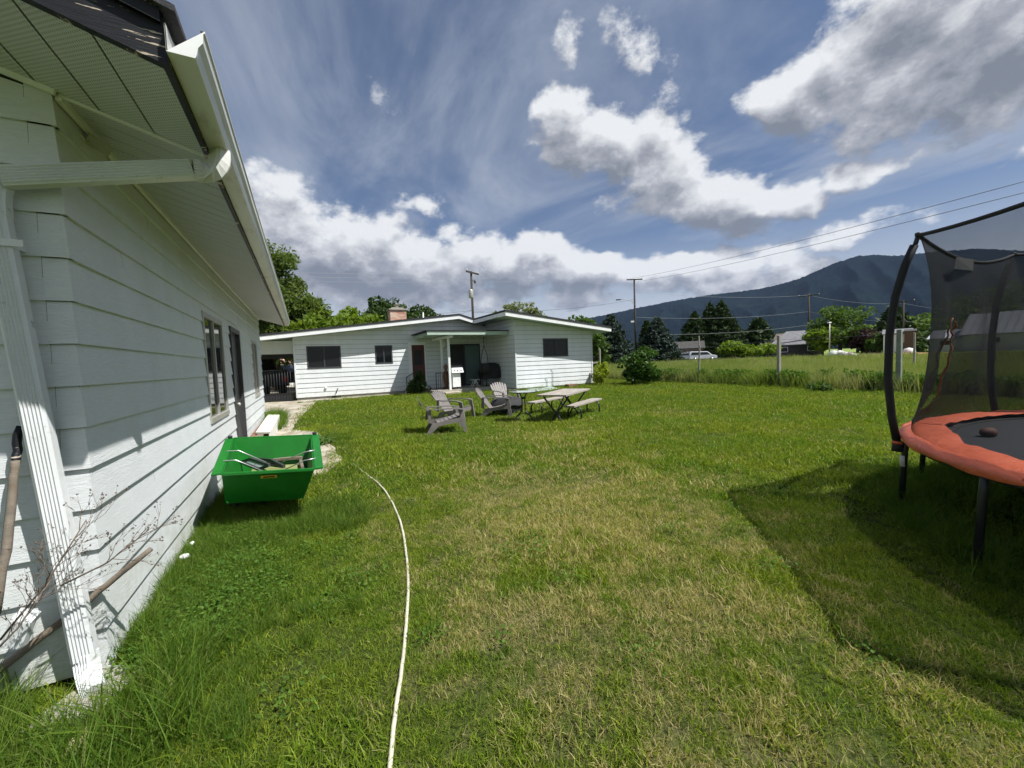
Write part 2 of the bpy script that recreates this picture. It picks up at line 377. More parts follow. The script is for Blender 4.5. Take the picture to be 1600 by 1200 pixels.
def netmat(name, col, op):
    m = bpy.data.materials.new(name); m.use_nodes = True; nt = m.node_tree; t = NT(nt); bs = nt.nodes['Principled BSDF']
    bs.inputs['Base Color'].default_value = tuple(col) + (1,); bs.inputs['Roughness'].default_value = .8; bs.inputs['Specular IOR Level'].default_value = .2
    tp = nt.nodes.new('ShaderNodeBsdfTransparent'); mx = nt.nodes.new('ShaderNodeMixShader')
    lw = nt.nodes.new('ShaderNodeLayerWeight'); lw.inputs[0].default_value = .5
    p = nt.nodes.new('ShaderNodeNewGeometry').outputs['Position']
    o = t.m('ADD', t.m('ADD', op, t.m('MULTIPLY', t.m('POWER', lw.outputs['Facing'], 3.), .45)), t.m('MULTIPLY', t.m('SUBTRACT', t.noise(p, 3, 3), .5), .12), clamp=True)
    t.put(mx.inputs[0], o); nt.links.new(tp.outputs[0], mx.inputs[1]); nt.links.new(bs.outputs[0], mx.inputs[2])
    nt.links.new(mx.outputs[0], nt.nodes['Material Output'].inputs[0]); return m
M['net'] = netmat('mesh_netting', (.016, .018, .020), .57)
M['fray'] = mat('frayed_zip', (.24, .10, .035), .8, .4, 20)
M['ball'] = mat('worn_ball', (.10, .045, .035), .8, .2, 20, bump=.3, bscale=80)
M['hose'] = mat('white_hose', (.55, .52, .41), .5, .08, 5, col2=(.40, .36, .27), c2lo=.6, c2hi=.7)
M['bark'] = mat('bark', (.085, .065, .05), .95, .3, 8, bump=.8, bscale=30, stretch=(4, 4, 1))
M['pole'] = mat('utility_pole_wood', (.045, .036, .03), .9, .3, 4, stretch=(4, 4, 1))
M['postwood'] = mat('fence_post_wood', (.30, .28, .24), .9, .25, 6, bump=.5, bscale=40, stretch=(5, 5, 1))
M['wire'] = mat('wire', (.10, .10, .11), .5)
M['wiregrey'] = mat('light_wire', (.30, .31, .33), .5)
M['insul'] = mat('insulator', (.7, .72, .75), .3)
# ---------------------------------------------------------------- lawn tone (dry patches), one function for soil and blades
tone = bpy.data.node_groups.new('lawn_tone', 'ShaderNodeTree')
tone.interface.new_socket('Dry', in_out='OUTPUT', socket_type='NodeSocketFloat')
tone.interface.new_socket('Lush', in_out='OUTPUT', socket_type='NodeSocketFloat')
t = NT(tone); p = tone.nodes.new('ShaderNodeNewGeometry').outputs['Position']; o_ = tone.nodes.new('NodeGroupOutput')
pz = t.mapping(p, sc=(1, 1, 0))
n1 = t.noise(pz, 1.6, 6, .62, .8); n2 = t.noise(pz, .28, 3, .5); n3 = t.noise(pz, 6.5, 5, .68, .5)
def ell(x, y, rx, ry, rot=0):
    return t.rng(t.vm('LENGTH', t.mapping(pz, (x, y, 0), (0, 0, rot), (rx, ry, 1), 'TEXTURE'), out=1), 0., 1., 1., 0., True)
bias = t.m('ADD', t.m('MULTIPLY', ell(2.2, 2.6, 3.0, 5.2, -.35), .20), t.m('MULTIPLY', ell(4.2, 6.2, 2.2, 2.0, 0), .12))
bias = t.m('ADD', bias, t.m('MULTIPLY', ell(8.0, 7.2, 1.6, 1.0, 0), .10))
bias = t.m('SUBTRACT', bias, t.m('MULTIPLY', ell(-.7, 3.5, 1.25, 6, 0), .28))
bias = t.m('SUBTRACT', bias, t.m('MULTIPLY', ell(5.4, .6, 3.0, 2.6, 0), .16))
sm_ = t.m('ADD', t.m('ADD', t.m('MULTIPLY', n1, .60), t.m('MULTIPLY', n2, .20)), t.m('MULTIPLY', n3, .60))
t.put(o_.inputs[0], t.rng(t.m('ADD', sm_, bias), .71, .97, 0, 1, True))
t.put(o_.inputs[1], t.rng(t.noise(pz, .55, 4, .6), .38, .62, 0, 1, True))
def tone_nodes(nt):
    n = nt.nodes.new('ShaderNodeGroup'); n.node_tree = tone; return n.outputs[0], n.outputs[1]
def blademat(name, g1, g2, dryc, drymax=.9, tr=.4, sc=1., lushc=None):
    m = bpy.data.materials.new(name); m.use_nodes = True; nt = m.node_tree; t = NT(nt); bs = nt.nodes['Principled BSDF']
    geo = nt.nodes.new('ShaderNodeNewGeometry'); f = geo.outputs['Random Per Island']; dry, lush = tone_nodes(nt)
    c = t.mix(f, g1, g2)
    if lushc: c = t.mix(t.m('MULTIPLY', lush, .5), c, lushc)
    # each blade is dry or green, the share follows the patch
    f2 = t.m('FRACT', t.m('MULTIPLY', f, 17.31))
    isdry = t.rng(t.m('SUBTRACT', t.m('MULTIPLY', dry, drymax), f2), -.12, .08, 0, 1)
    c = t.mix(isdry, c, dryc)
    t.put(bs.inputs['Base Color'], c); bs.inputs['Roughness'].default_value = .5; bs.inputs['Specular IOR Level'].default_value = .15
    tl = nt.nodes.new('ShaderNodeBsdfTranslucent'); t.put(tl.inputs[0], t.mix(1., c, (1.2, 1.25, .6), 'MULTIPLY'))
    mx = nt.nodes.new('ShaderNodeMixShader'); mx.inputs[0].default_value = tr
    nt.links.new(bs.outputs[0], mx.inputs[1]); nt.links.new(tl.outputs[0], mx.inputs[2]); nt.links.new(mx.outputs[0], nt.nodes['Material Output'].inputs[0])
    return m
M['lawnblade'] = blademat('lawn_blade', (.085, .145, .010), (.33, .39, .035), (.47, .40, .18), .60, lushc=(.09, .20, .016))
M['longblade'] = blademat('long_blade', (.055, .125, .014), (.14, .215, .024), (.36, .33, .15), .25)
M['fieldblade'] = leafmat('field_blade', (.14, .21, .04), (.26, .30, .09), .42, big=(.34, .33, .17), bigscale=.35)
M['weedleaf'] = leafmat('weed_leaf', (.05, .12, .015), (.12, .21, .03), .35)
def groundmat(name, green1, green2, dryc, field=False):
    m = bpy.data.materials.new(name); m.use_nodes = True; nt = m.node_tree; t = NT(nt); bs = nt.nodes['Principled BSDF']
    p = nt.nodes.new('ShaderNodeNewGeometry').outputs['Position']
    if field:
        n = t.noise(t.mapping(p, sc=(1, 1, 0)), .12, 6, .62); f2 = t.noise(t.mapping(p, sc=(1, 1, 0)), 3, 6, .7)
        c = t.mix(t.rng(n, .35, .65), green1, green2); c = t.mix(t.rng(f2, .45, .75, 0, .7), c, dryc)
    else:
        dry, lush = tone_nodes(nt); f2 = t.noise(p, 60, 5, .7)
        c = t.mix(t.rng(f2, .3, .7), green1, green2); c = t.mix(t.m('MULTIPLY', dry, .6), c, dryc)
        c = t.mix(t.rng(t.noise(p, 45, 5, .75), .44, .62, 0, .85), c, tuple(x * .25 for x in green1))
    t.put(bs.inputs['Base Color'], c); bs.inputs['Roughness'].default_value = 1.; bs.inputs['Specular IOR Level'].default_value = .1
    t.put(bs.inputs['Normal'], t.bump(t.noise(p, 50 if not field else 4, 5, .7), .8, .02 if not field else .2))
    return m
M['lawn'] = groundmat('lawn_soil', (.045, .065, .014), (.08, .11, .02), (.20, .165, .085))
M['field'] = groundmat('field_soil', (.15, .23, .045), (.21, .27, .075), (.30, .29, .15), True)
# ================================================================ SETTING: ground
def sheet(name, pts, mat_, dz, kind='structure', label=None):
    mb = MB(); mb.add([(x, y, gz(y) + dz) for x, y in pts], [tuple(range(len(pts)))]); o = mb.build(name, mat_); tag(o, kind=kind); return o
XF = 16.35      # fence line
mb = MB(); ys = [-60, 0, 20, 60, 200, 6000]; xs = [-3000, 6000]
mb.v = [(x, y, gz(y)) for y in [-3000, 0, 20, 7000] for x in xs]
mb.f = [[0, 1, 3, 2], [2, 3, 5, 4], [4, 5, 7, 6]]; mb.mi = [0] * 3; mb.sm = [False] * 3
tag(mb.build('ground', M['field']), kind='structure')
mb = MB(); mb.v = [(x, y, gz(y) + .004) for y in [-12, 0, 20, 26] for x in (-8, XF)]; mb.f = [[0, 1, 3, 2], [2, 3, 5, 4], [4, 5, 7, 6]]; mb.mi = [0] * 3; mb.sm = [False] * 3
tag(mb.build('lawn', M['lawn']), kind='structure')
# concrete path between garage and house, outline with ragged edges
pathpts = [(-.95, 5.9), (.18, 5.95), (.42, 6.5), (.40, 7.6), (.30, 8.6), (.16, 9.6), (.02, 10.0), (-.35, 10.4), (-.28, 11.5), (-.10, 13.5), (.10, 15.2), (.35, 17.6), (4.2, 18.35), (4.2, 18.8), (-.4, 18.8), (-2.8, 19.2), (-2.8, 12.3), (-.95, 12.2)]
rag = []
for i, (a, b) in enumerate(zip(pathpts, pathpts[1:] + pathpts[:1])):
    n = max(1, int(math.dist(a, b) / .18))
    for k in range(n):
        q = k / n; j = .03 if a[0] > -.9 else 0
        rag.append((a[0] + (b[0] - a[0]) * q + rnd.uniform(-j, j), a[1] + (b[1] - a[1]) * q + rnd.uniform(-j, j)))
mb = MB(); n = len(rag); mb.add([(x, y, gz(y) + .03) for x, y in rag] + [(x, y, gz(y) - .05) for x, y in rag], [tuple(range(n))] + [((i + 1) % n, i, n + i, n + (i + 1) % n) for i in range(n)])
tag(mb.build('path', M['pathc']), kind='structure')

# ================================================================ siding walls made of real laps
LAP = .2016
def laps(axis, a0, a1, plane, sgn, z0, ztop, holes=(), step=.25, proud=.017, shade_line=0):
    """laps along axis 'x' (wall faces sgn*y) or 'y' (faces sgn*x). ztop(a) roofline. holes: (a0,a1,z0,z1)"""
    mb = MB()
    def P(a, out, z): return (a, plane + sgn * out, z) if axis == 'x' else (plane + sgn * out, a, z)
    k = 0; z = z0
    while True:
        za, zb = z, z + LAP
        if za > max(ztop(a0 + (a1 - a0) * q_ / 40) for q_ in range(41)): break
        cuts = {a0, a1}
        for h in holes:
            if h[2] < zb and h[3] > za: cuts |= {h[0], h[1]}
        cs = sorted(cuts); fine_ = []
        for c0, c1 in zip(cs, cs[1:]):
            if any(h[0] <= c0 + 1e-6 and h[1] >= c1 - 1e-6 and h[2] <= za + 1e-6 and h[3] >= zb - 1e-6 for h in holes): continue
            hh = [h for h in holes if h[0] <= c0 + 1e-6 and h[1] >= c1 - 1e-6 and h[2] < zb and h[3] > za]
            segs = [(za, zb)]
            for h in hh:
                ns = []
                for s0, s1 in segs:
                    if h[2] > s0: ns.append((s0, min(s1, h[2])))
                    if h[3] < s1: ns.append((max(s0, h[3]), s1))
                segs = [q for q in ns if q[1] - q[0] > .004]
            n = max(1, int((c1 - c0) / step)) if max(ztop(c0), ztop(c1)) and abs(ztop(c0) - ztop(c1)) > 1e-6 else 1
            for i in range(n):
                b0, b1 = c0 + (c1 - c0) * i / n, c0 + (c1 - c0) * (i + 1) / n
                for s0, s1 in segs:
                    t0, t1 = min(s1, ztop(b0)), min(s1, ztop(b1))
                    if t0 <= s0 + .002 and t1 <= s0 + .002: continue
                    t0, t1 = max(t0, s0), max(t1, s0)
                    o0 = proud * (1 - (s0 - za) / LAP) + .002
                    ot0 = proud * (1 - (t0 - za) / LAP) + .002; ot1 = proud * (1 - (t1 - za) / LAP) + .002
                    mb.quad(P(b0, o0, s0), P(b1, o0, s0), P(b1, ot1, t1), P(b0, ot0, t0))
                    if abs(s0 - za) < 1e-6:
                        mb.quad(P(b0, -.004, s0), P(b1, -.004, s0), P(b1, o0, s0), P(b0, o0, s0))
                        if shade_line: mb.quad(P(b0, .0045, s0 - shade_line), P(b1, .0045, s0 - shade_line), P(b1, .0045, s0 + .001), P(b0, .0045, s0 + .001), 1)  # dark strip painted in as the shade line below the lap edge
        z += LAP
    return mb
def seams(mb_, axis, plane, sgn, lst, w=.003):
    """butt joints: thin dark grooves strips standing on the lap"""
    for a, z, L in lst:
        o0, o1 = .0172, .0035
        q = [(a - w / 2, o0, z + .002), (a + w / 2, o0, z + .002), (a + w / 2, o1, z + L), (a - w / 2, o1, z + L)]
        pts = [((x, plane + sgn * o, zz) if axis == 'x' else (plane + sgn * o, x, zz)) for x, o, zz in q]
        mb_.quad(*pts)
# ================================================================ GARAGE
XW, YG, YE, ZS = -.968, 2.67, 12.05, 2.838       # side wall, front wall, far end, soffit
XG2 = -7.0; RS = .31; XE = -.397; ZE = 2.661                # eave edge x
Z0 = .27 * .9375 - LAP * 1 + .0                 # lowest lap bottom ~ .05
Z0 = .052
gar = thing('garage', 'white lap sided garage filling the left side, with black rake board and gutter', 'garage', (XW, YG, 0))
def child(mb_, name, m_, par, **kw):
    o = mb_.build(name, m_, par, **kw); o.matrix_parent_inverse = par.matrix_basis.inverted(); return o
wins = [(5.47, 6.60, .955, 2.165), (10.05, 10.95, .96, 2.15)]
door = (7.22, 8.17, .05, 2.19)
holes = [*wins, door]
side = laps('y', YG, YE, XW, 1, Z0, lambda a: ZS - .002, holes)
mb = MB(); zr = lambda x: ZE + RS * (XE - x) if x > -3.9 else ZE + RS * (XE + 3.9) - RS * (-3.9 - x)
fr = laps('x', XG2, XW, YG, -1, Z0, lambda a: zr(a) - .02)
back = laps('x', XG2, XW, YE, 1, Z0, lambda a: zr(a) - .02); child(back, 'rear_wall', M['siding'], gar)
mb = MB(); mb.box(XW - .10, XW - .012, YG + .012, YE - .012, Z0, ZS); 
# inner core, with the openings left as recesses
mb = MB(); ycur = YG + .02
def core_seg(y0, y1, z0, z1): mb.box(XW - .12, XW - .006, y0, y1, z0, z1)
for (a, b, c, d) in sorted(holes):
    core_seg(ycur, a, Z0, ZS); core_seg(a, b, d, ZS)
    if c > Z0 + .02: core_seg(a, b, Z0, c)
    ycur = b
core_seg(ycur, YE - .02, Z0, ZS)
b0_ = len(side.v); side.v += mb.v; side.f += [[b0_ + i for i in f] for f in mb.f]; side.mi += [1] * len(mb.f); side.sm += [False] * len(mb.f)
zl = [Z0 + LAP * i for i in range(14)]
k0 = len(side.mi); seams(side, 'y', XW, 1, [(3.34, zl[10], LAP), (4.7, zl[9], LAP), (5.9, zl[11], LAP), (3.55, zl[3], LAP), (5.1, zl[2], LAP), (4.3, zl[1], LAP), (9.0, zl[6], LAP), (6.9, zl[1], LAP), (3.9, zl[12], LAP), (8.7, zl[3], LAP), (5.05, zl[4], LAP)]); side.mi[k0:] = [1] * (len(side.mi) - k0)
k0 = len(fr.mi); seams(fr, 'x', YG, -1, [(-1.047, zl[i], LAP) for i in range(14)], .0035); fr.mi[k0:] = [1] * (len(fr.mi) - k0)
sw = child(side, 'side_wall', [M['siding'], M['lapshadejoint']], gar); child(fr, 'front_wall', [M['siding'], M['lapshadejoint']], gar)
# corner caps, one on every lap
mb = MB(); z = Z0; k = 0
while z < ZS + .1:
    t = .018; zb = min(z + LAP - .004, 3.0)
    o0, o1 = .021, .007
    w1, w2 = .078, .020
    # front leaf
    mb.hexa([(XW - w1, YG - o0, z), (XW + o0, YG - o0, z), (XW + o0, YG + .0, z), (XW - w1, YG + .0, z),
             (XW - w1, YG - o1, zb), (XW + o1, YG - o1, zb), (XW + o1, YG + .0, zb), (XW - w1, YG + .0, zb)])
    mb.hexa([(XW - .0, YG, z), (XW + o0, YG, z), (XW + o0, YG + w2, z), (XW, YG + w2, z), (XW, YG, zb), (XW + o1, YG, zb), (XW + o1, YG + w2, zb), (XW, YG + w2, zb)])
    z += LAP; k += 1
child(mb, 'corner_caps', M['siding'], gar)
mb = MB(); mb.add([(XG2, YG + .02, -.3), (XW - .02, YG + .02, -.3), (XW - .02, YE - .02, -.3), (XG2, YE - .02, -.3), (XG2, YG + .02, Z0 - .004), (XW - .02, YG + .02, Z0 - .004), (XW - .02, YE - .02, Z0 - .004), (XG2, YE - .02, Z0 - .004)], [(0, 1, 5, 4), (1, 2, 6, 5), (2, 3, 7, 6), (3, 0, 4, 7)])
child(mb, 'foundation', M['concrete'], gar)
# soffits: eave (flat, seams across) and rake (sloped, seams along y)
def soffitmat():
    m = bpy.data.materials.new('vented_soffit'); m.use_nodes = True; nt = m.node_tree; t = NT(nt); bs = nt.nodes['Principled BSDF']
    uv = nt.nodes.new('ShaderNodeUVMap').outputs[0]; sx = nt.nodes.new('ShaderNodeSeparateXYZ'); t.put(sx.inputs[0], uv)
    a, b = sx.outputs[0], sx.outputs[1]     # a: across the panels (m), b: along (m)
    fa = t.m('FRACT', t.m('DIVIDE', a, .0095)); fb_ = t.m('FRACT', t.m('DIVIDE', b, .022))
    row = t.m('FRACT', t.m('MULTIPLY', t.m('FLOOR', t.m('DIVIDE', a, .0095)), .5))
    fb_ = t.m('FRACT', t.m('ADD', fb_, row))
    slot = t.m('MULTIPLY', t.m('LESS_THAN', t.m('ABSOLUTE', t.m('SUBTRACT', fa, .5)), .16), t.m('LESS_THAN', t.m('ABSOLUTE', t.m('SUBTRACT', fb_, .5)), .24))
    c = t.mix(t.noise(uv, 5, 4), (.63, .64, .66), (.54, .55, .57)); c = t.mix(t.m('MULTIPLY', slot, .75), c, (.06, .07, .06))
    t.put(bs.inputs['Base Color'], c); bs.inputs['Roughness'].default_value = .5; return m
M['soffit'] = soffitmat()
def uvplane(o, fn):
    me = o.data; uv = me.uv_layers.new(name='UVMap')
    for l in me.loops: uv.data[l.index].uv = fn(me.vertices[l.vertex_index].co)
YR = 1.97; YB = 12.12
mb = MB(); y = YG + .01; PW = .155; xa_, xb_ = XW + .01, XE; za_, zb_ = zr(xa_), zr(xb_)
while y < YB:
    y1 = min(y + PW, YB); mb.quad((xa_, y + .003, za_), (xa_, y1 - .003, za_), (xb_, y1 - .003, zb_), (xb_, y + .003, zb_))
    mb.quad((xa_, y1 - .003, za_), (xa_, y1 - .003, za_ + .012), (xb_, y1 - .003, zb_ + .012), (xb_, y1 - .003, zb_)); mb.quad((xa_, y1 + .003, za_ + .012), (xa_, y1 + .003, za_), (xb_, y1 + .003, zb_), (xb_, y1 + .003, zb_ + .012)); y = y1
mb.quad((xa_, YG, za_ + .012), (xa_, YB, za_ + .012), (xb_, YB, zb_ + .012), (xb_, YG, zb_ + .012))
o = child(mb, 'eave_soffit', M['soffit'], gar); uvplane(o, lambda c: (c.y, c.x))
def rake(yA, yB, name):
    mb = MB(); x = XE
    while x > -3.9:
        x1 = max(x - .20, -3.9); mb.quad((x - .003, yA, zr(x)), (x1 + .003, yA, zr(x1)), (x1 + .003, yB, zr(x1)), (x - .003, yB, zr(x)))
        mb.quad((x1 + .003, yA, zr(x1)), (x1 + .003, yA, zr(x1) + .012), (x1 + .003, yB, zr(x1) + .012), (x1 + .003, yB, zr(x1))); x = x1
    mb.quad((XE, yA, zr(XE) + .012), (-3.9, yA, zr(-3.9) + .012), (-3.9, yB, zr(-3.9) + .012), (XE, yB, zr(XE) + .012))
    o = child(mb, name, M['soffit'], gar); uvplane(o, lambda c: (c.x, c.y))
rake(YR, YG + .0, 'rake_soffit'); rake(YE + .0, YB, 'rear_soffit')
# soffit trims
mb = MB(); mb.box(XW + .017, XW + .040, YG + .0, YE, ZS - .040, ZS - .012)
mb.bar((XW + .03, YG - .028, zr(XW) - .017), (-3.9, YG - .028, zr(-3.9) - .017), .02, .028)
mb.bar((XE - .005, YG + .004, zr(XE) - .006), (XW + .03, YG + .004, zr(XW + .03) - .006), .014, .012)
child(mb, 'soffit_trim', M['trimwhite'], gar)
# rake boards, roof
mb = MB()
def slopebox(y0, y1, d0, d1, xa=XE, xb=-3.9):
    mb.hexa([(xa, y0, zr(xa) + d0), (xa, y1, zr(xa) + d0), (xb, y1, zr(xb) + d0), (xb, y0, zr(xb) + d0), (xa, y0, zr(xa) + d1), (xa, y1, zr(xa) + d1), (xb, y1, zr(xb) + d1), (xb, y0, zr(xb) + d1)])
    mb.hexa([(xb, y0, zr(xb) + d0), (xb, y1, zr(xb) + d0), (XG2 - .5, y1, zr(XG2 - .5) + d0), (XG2 - .5, y0, zr(XG2 - .5) + d0), (xb, y0, zr(xb) + d1), (xb, y1, zr(xb) + d1), (XG2 - .5, y1, zr(XG2 - .5) + d1), (XG2 - .5, y0, zr(XG2 - .5) + d1)])
slopebox(YR - .035, YR, -.012, .125)
slopebox(YR - .055, YR, .125, .175, XE + .01)
child(mb, 'rake_board', M['black'], gar)
mb = MB(); slopebox(YR - .075, YB + .03, .176, .20, XE + .06); child(mb, 'roof', M['roofing'], gar)
mb = MB(); mb.box(XE, XE + .022, YR - .036, YB, ZE - .012, ZE + .15); child(mb, 'fascia', M['black'], gar)
# gutter: K profile swept along y
gx0 = XE + .024
prof = [(0, .0), (.085, .0), (.090, .012), (.096, .04), (.112, .062), (.115, .095), (.121, .100), (.121, .107), (.106, .107), (.106, .068), (.086, .045), (.080, .008), (.004, .008), (.004, .10), (0, .10)]
gz0 = ZE + .012
def gutter(y0, y1):
    mb = MB(); n = len(prof); k = 40; vs = []
    for i in range(k + 1):
        y = y0 + (y1 - y0) * i / k; sag = .004 * math.sin(i * 1.7) * 0.6
        vs += [(gx0 + a, y, gz0 + b + sag) for a, b in prof]
    fs = [(i * n + j, i * n + (j + 1) % n, (i + 1) * n + (j + 1) % n, (i + 1) * n + j) for i in range(k) for j in range(n)]
    mb.add(vs, fs); return mb
gt = child(gutter(YR - .07, YB + .05), 'gutter', M['gutter'], gar)
for yy, nm in ((YR - .072, 'end_cap'), (YB + .052, 'end_cap')):
    mb = MB(); out = prof[:8]; mb.add([(gx0 + a, yy, gz0 + b) for a, b in out] + [(gx0 + a, yy + .002, gz0 + b) for a, b in out], [tuple(range(8)), tuple(range(8, 16))[::-1]] + [(i, (i + 1) % 8, 8 + (i + 1) % 8, 8 + i) for i in range(8)])
    o = mb.build(nm, M['trimwhite'], gt)
# downspout: ribbed rectangular pipe
def rib(w, h):
    pts = []
    n = 6
    for i in range(n * 2 + 1):
        x = -w / 2 + .006 + (w - .012) * i / (n * 2); pts.append((x, -h / 2 - (.0036 if i % 2 else -.0036)))
    q = [(-w / 2, -h / 2 + .007)] + pts + [(w / 2, -h / 2 + .007), (w / 2, h / 2 - .007)] + [(-x, -y) for x, y in pts] + [(-w / 2, h / 2 - .007)]
    return q
dsy = YG - .092; xt_, xb2_ = Yp(9, 340, YG - .12).x - .043, Yp(147, 1010, YG - .12).x - .043; dsx = xt_
top = Vector((gx0 + .045, 2.63, gz0)); 
p1 = top + Vector((0, 0, -.075)); p2 = Vector((-.437, 2.575, 2.534)); p3 = Vector((-1.10, 2.565, 2.375)); p4 = Vector((dsx, dsy, 2.27))
def bez(a, b, c, n=7): return [(a * (1 - u) ** 2 + b * 2 * u * (1 - u) + c * u * u) for u in [i / n for i in range(n + 1)]]
mb = MB(); PR = rib(.088, .064)
mb.sweep(bez(top, top + Vector((.01, -.02, -.15)), p2), PR, up=(.75, .66, .05), smooth=False, scale=[1.06 - .02 * (i % 2) for i in range(8)])
child(mb, 'outlet_elbow', M['gutter'], gar)
mb = MB(); mb.sweep([p2, p3], rib(.086, .064), up=(0, 1, 0), smooth=False); child(mb, 'downspout_run', M['downspout'], gar)
mb = MB(); mb.sweep(bez(p3, Vector((dsx - .01, dsy + .02, 2.37)), p4 + Vector((0, 0, -.06)), 9), rib(.084, .062), up=(0, 1, 0), smooth=False, scale=[1.08 - .025 * (i % 2) for i in range(10)])
child(mb, 'elbow', M['downspout'], gar)
mb = MB(); mb.sweep([(dsx, dsy, 2.22), ((dsx + xb2_) / 2, dsy, 1.2), (xb2_, dsy, .17)], rib(.084, .062), up=(0, 1, 0), smooth=False); child(mb, 'downspout', M['downspout'], gar)
mb = MB(); mb.sweep(bez(Vector((xb2_, dsy, .19)), Vector((xb2_, dsy, .08)), Vector((xb2_ + .06, dsy - .11, .05)), 5), rib(.082, .060), up=(.3, .9, 0), smooth=False); child(mb, 'outfall', M['downspout'], gar)
mb = MB(); mb.box(dsx - .05, dsx + .09, dsy - .038, dsy - .034, 2.08, 2.11); mb.box(dsx + .046, dsx + .052, dsy - .034, dsy + .08, 2.08, 2.11); child(mb, 'strap', M['downspout'], gar)
# light socket under the eave
mb = MB(); q = Xp(150, 228, XW + .05); mb.bar((q.x - .03, q.y - .01, q.z + .03), (q.x + .05, q.y + .03, q.z - .01), .045, .045); q2 = Xp(124, 218, XW + .05)
mb.tube([Vector((q.x - .02, q.y, q.z + .02))] + [Vector((q2.x + .012 * math.cos(a), q2.y + .022 * math.cos(a), q2.z + .030 * math.sin(a))) for a in np.linspace(0, 5.2, 12)], .0035, 6)
child(mb, 'light_socket', mat('aged_plastic', (.50, .51, .42), .5), gar)
# windows and door in the side wall
def slider(par, axis, a0, a1, z0, z1, plane, sgn, depth=.05, fw=.035, frame=M['alum'], blinds=False, curtain=False, split=.5):
    def bx(mbb, a, b, o0, o1, c, d):
        lo, hi = sorted((plane + sgn * o0, plane + sgn * o1))
        if axis == 'x': mbb.box(a, b, lo, hi, c, d)
        else: mbb.box(lo, hi, a, b, c, d)
    mb = MB(); e = .022
    bx(mb, a0 - e, a1 + e, -.02, e, z1 - fw, z1 + e); bx(mb, a0 - e, a1 + e, -.02, e + .008, z0 - e, z0 + fw)
    bx(mb, a0 - e, a0 + fw, -.02, e, z0 + fw, z1 - fw); bx(mb, a1 - fw, a1 + e, -.02, e, z0 + fw, z1 - fw)
    am = a0 + (a1 - a0) * split
    bx(mb, am - .025, am + .025, -.02, e - .006, z0 + fw, z1 - fw)
    w = child(mb, 'window', frame, par)
    mb = MB(); bx(mb, a0 + fw, am - .025, -.012, -.006, z0 + fw, z1 - fw); bx(mb, am + .025, a1 - fw, -.004, .002, z0 + fw, z1 - fw)
    g_ = child(mb, 'pane', M['glass'], w)
    if blinds:
        mb = MB(); z = z0 + fw + .02
        while z < z1 - fw: bx(mb, a0 + fw, am - .026, -.0058, -.0035, z, z + .010); bx(mb, am + .026, a1 - fw, .0022, .0045, z, z + .010); z += .042
        b_2 = child(mb, 'blind', M['blind'], w)
    return w
for wv_ in wins: slider(gar, 'y', *wv_, XW, 1, frame=M['alum'])
a0, a1, c0, c1 = door
mb = MB(); mb.box(XW - .05, XW + .035, a0, a0 + .06, c0, c1 - .0); mb.box(XW - .05, XW + .035, a1 - .06, a1, c0, c1); mb.box(XW - .05, XW + .034, a0 + .06, a1 - .06, c1 - .07, c1)
d = child(mb, 'door', M['darkframe'], gar); mb = MB(); mb.box(XW - .045, XW - .02, a0 + .06, a1 - .06, c0, c1 - .07); o = child(mb, 'door_leaf', M['darkframe'], d)
mb = MB(); mb.tube([(XW - .02, a0 + .13, 1.0), (XW + .035, a0 + .13, 1.0)], .012, 8); mb.lathe([(0, -.03), (.02, -.022), (.028, 0), (.02, .022), (0, .03)], (XW + .05, a0 + .13, 1.0), 10); o = child(mb, 'handle', M['alum'], d)

# ================================================================ HOUSE
HY, WY = 18.86, 15.75; HX0, HX1, WX1 = -.34, 8.45, 12.78; HB = 24.5
FZ = .31                                    # bottom of siding
house = thing('house', 'low white lap sided house with two shallow gables and a covered porch across the lawn', 'house', (4, HY, .17))
hch = lambda mb_, n, m_, **k: child(mb_, n, m_, house, **k)
XP = 6.82
mz = lambda x: 2.687 + (x + 1.476) * .1163 if x < XP else 3.652 - (x - XP) * .286
XQ, XR = 7.67, 13.45
wz = lambda x: 3.43 - (x - XQ) * .1157
YF, YWF = 18.31, 15.05                      # fascia planes
hw = [(.155, 1.442, 1.535, 2.44), (2.915, 3.64, 1.64, 2.43)]; hd = (4.50, 5.21, .44, 2.49)
lf = laps('x', HX0, 8.44, HY, -1, FZ, lambda x: mz(x) + .02 if x < 7.5 else 3.46, [*hw, hd, (6.35, 8.05, .35, 2.46)], shade_line=.009)

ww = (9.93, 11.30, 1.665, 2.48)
wf = laps('x', 8.46, WX1, WY, -1, FZ - .05, lambda x: wz(x) + .02, [ww], shade_line=.009)
ws = laps('y', WY, HY, 8.45, -1, FZ - .05, lambda y: 3.42, shade_line=.009); hch(ws, 'wing_side_wall', [M['housesiding'], M['lapshadejoint']])
we = laps('y', WY, HB, WX1, 1, FZ - .05, lambda y: 2.95); hch(we, 'wing_end_wall', M['housesiding'])
hl = laps('y', HY, HB, HX0, -1, FZ, lambda y: 2.8); hch(hl, 'end_wall', M['housesiding'])
mb = MB()
mb.box(HX0 + .01, hw[0][0], HY + .006, HY + .1, FZ, 2.7)
def corex(x0, x1, z0, z1, Y=HY): mb.box(x0, x1, Y + .006, Y + .1, z0, z1)
def core_into(wall, x0, x1, z0, z1, Y):
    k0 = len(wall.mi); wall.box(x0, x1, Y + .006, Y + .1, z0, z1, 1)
cur = HX0 + .01
for (a, b, c, dd) in [*hw, hd, (6.35, 8.05, .35, 2.46)]:
    core_into(lf, cur, a, FZ, min(mz(cur), mz(a)) - .05, HY); core_into(lf, a, b, dd, 2.75, HY)
    if c > FZ + .06: core_into(lf, a, b, FZ, c, HY)
    cur = b
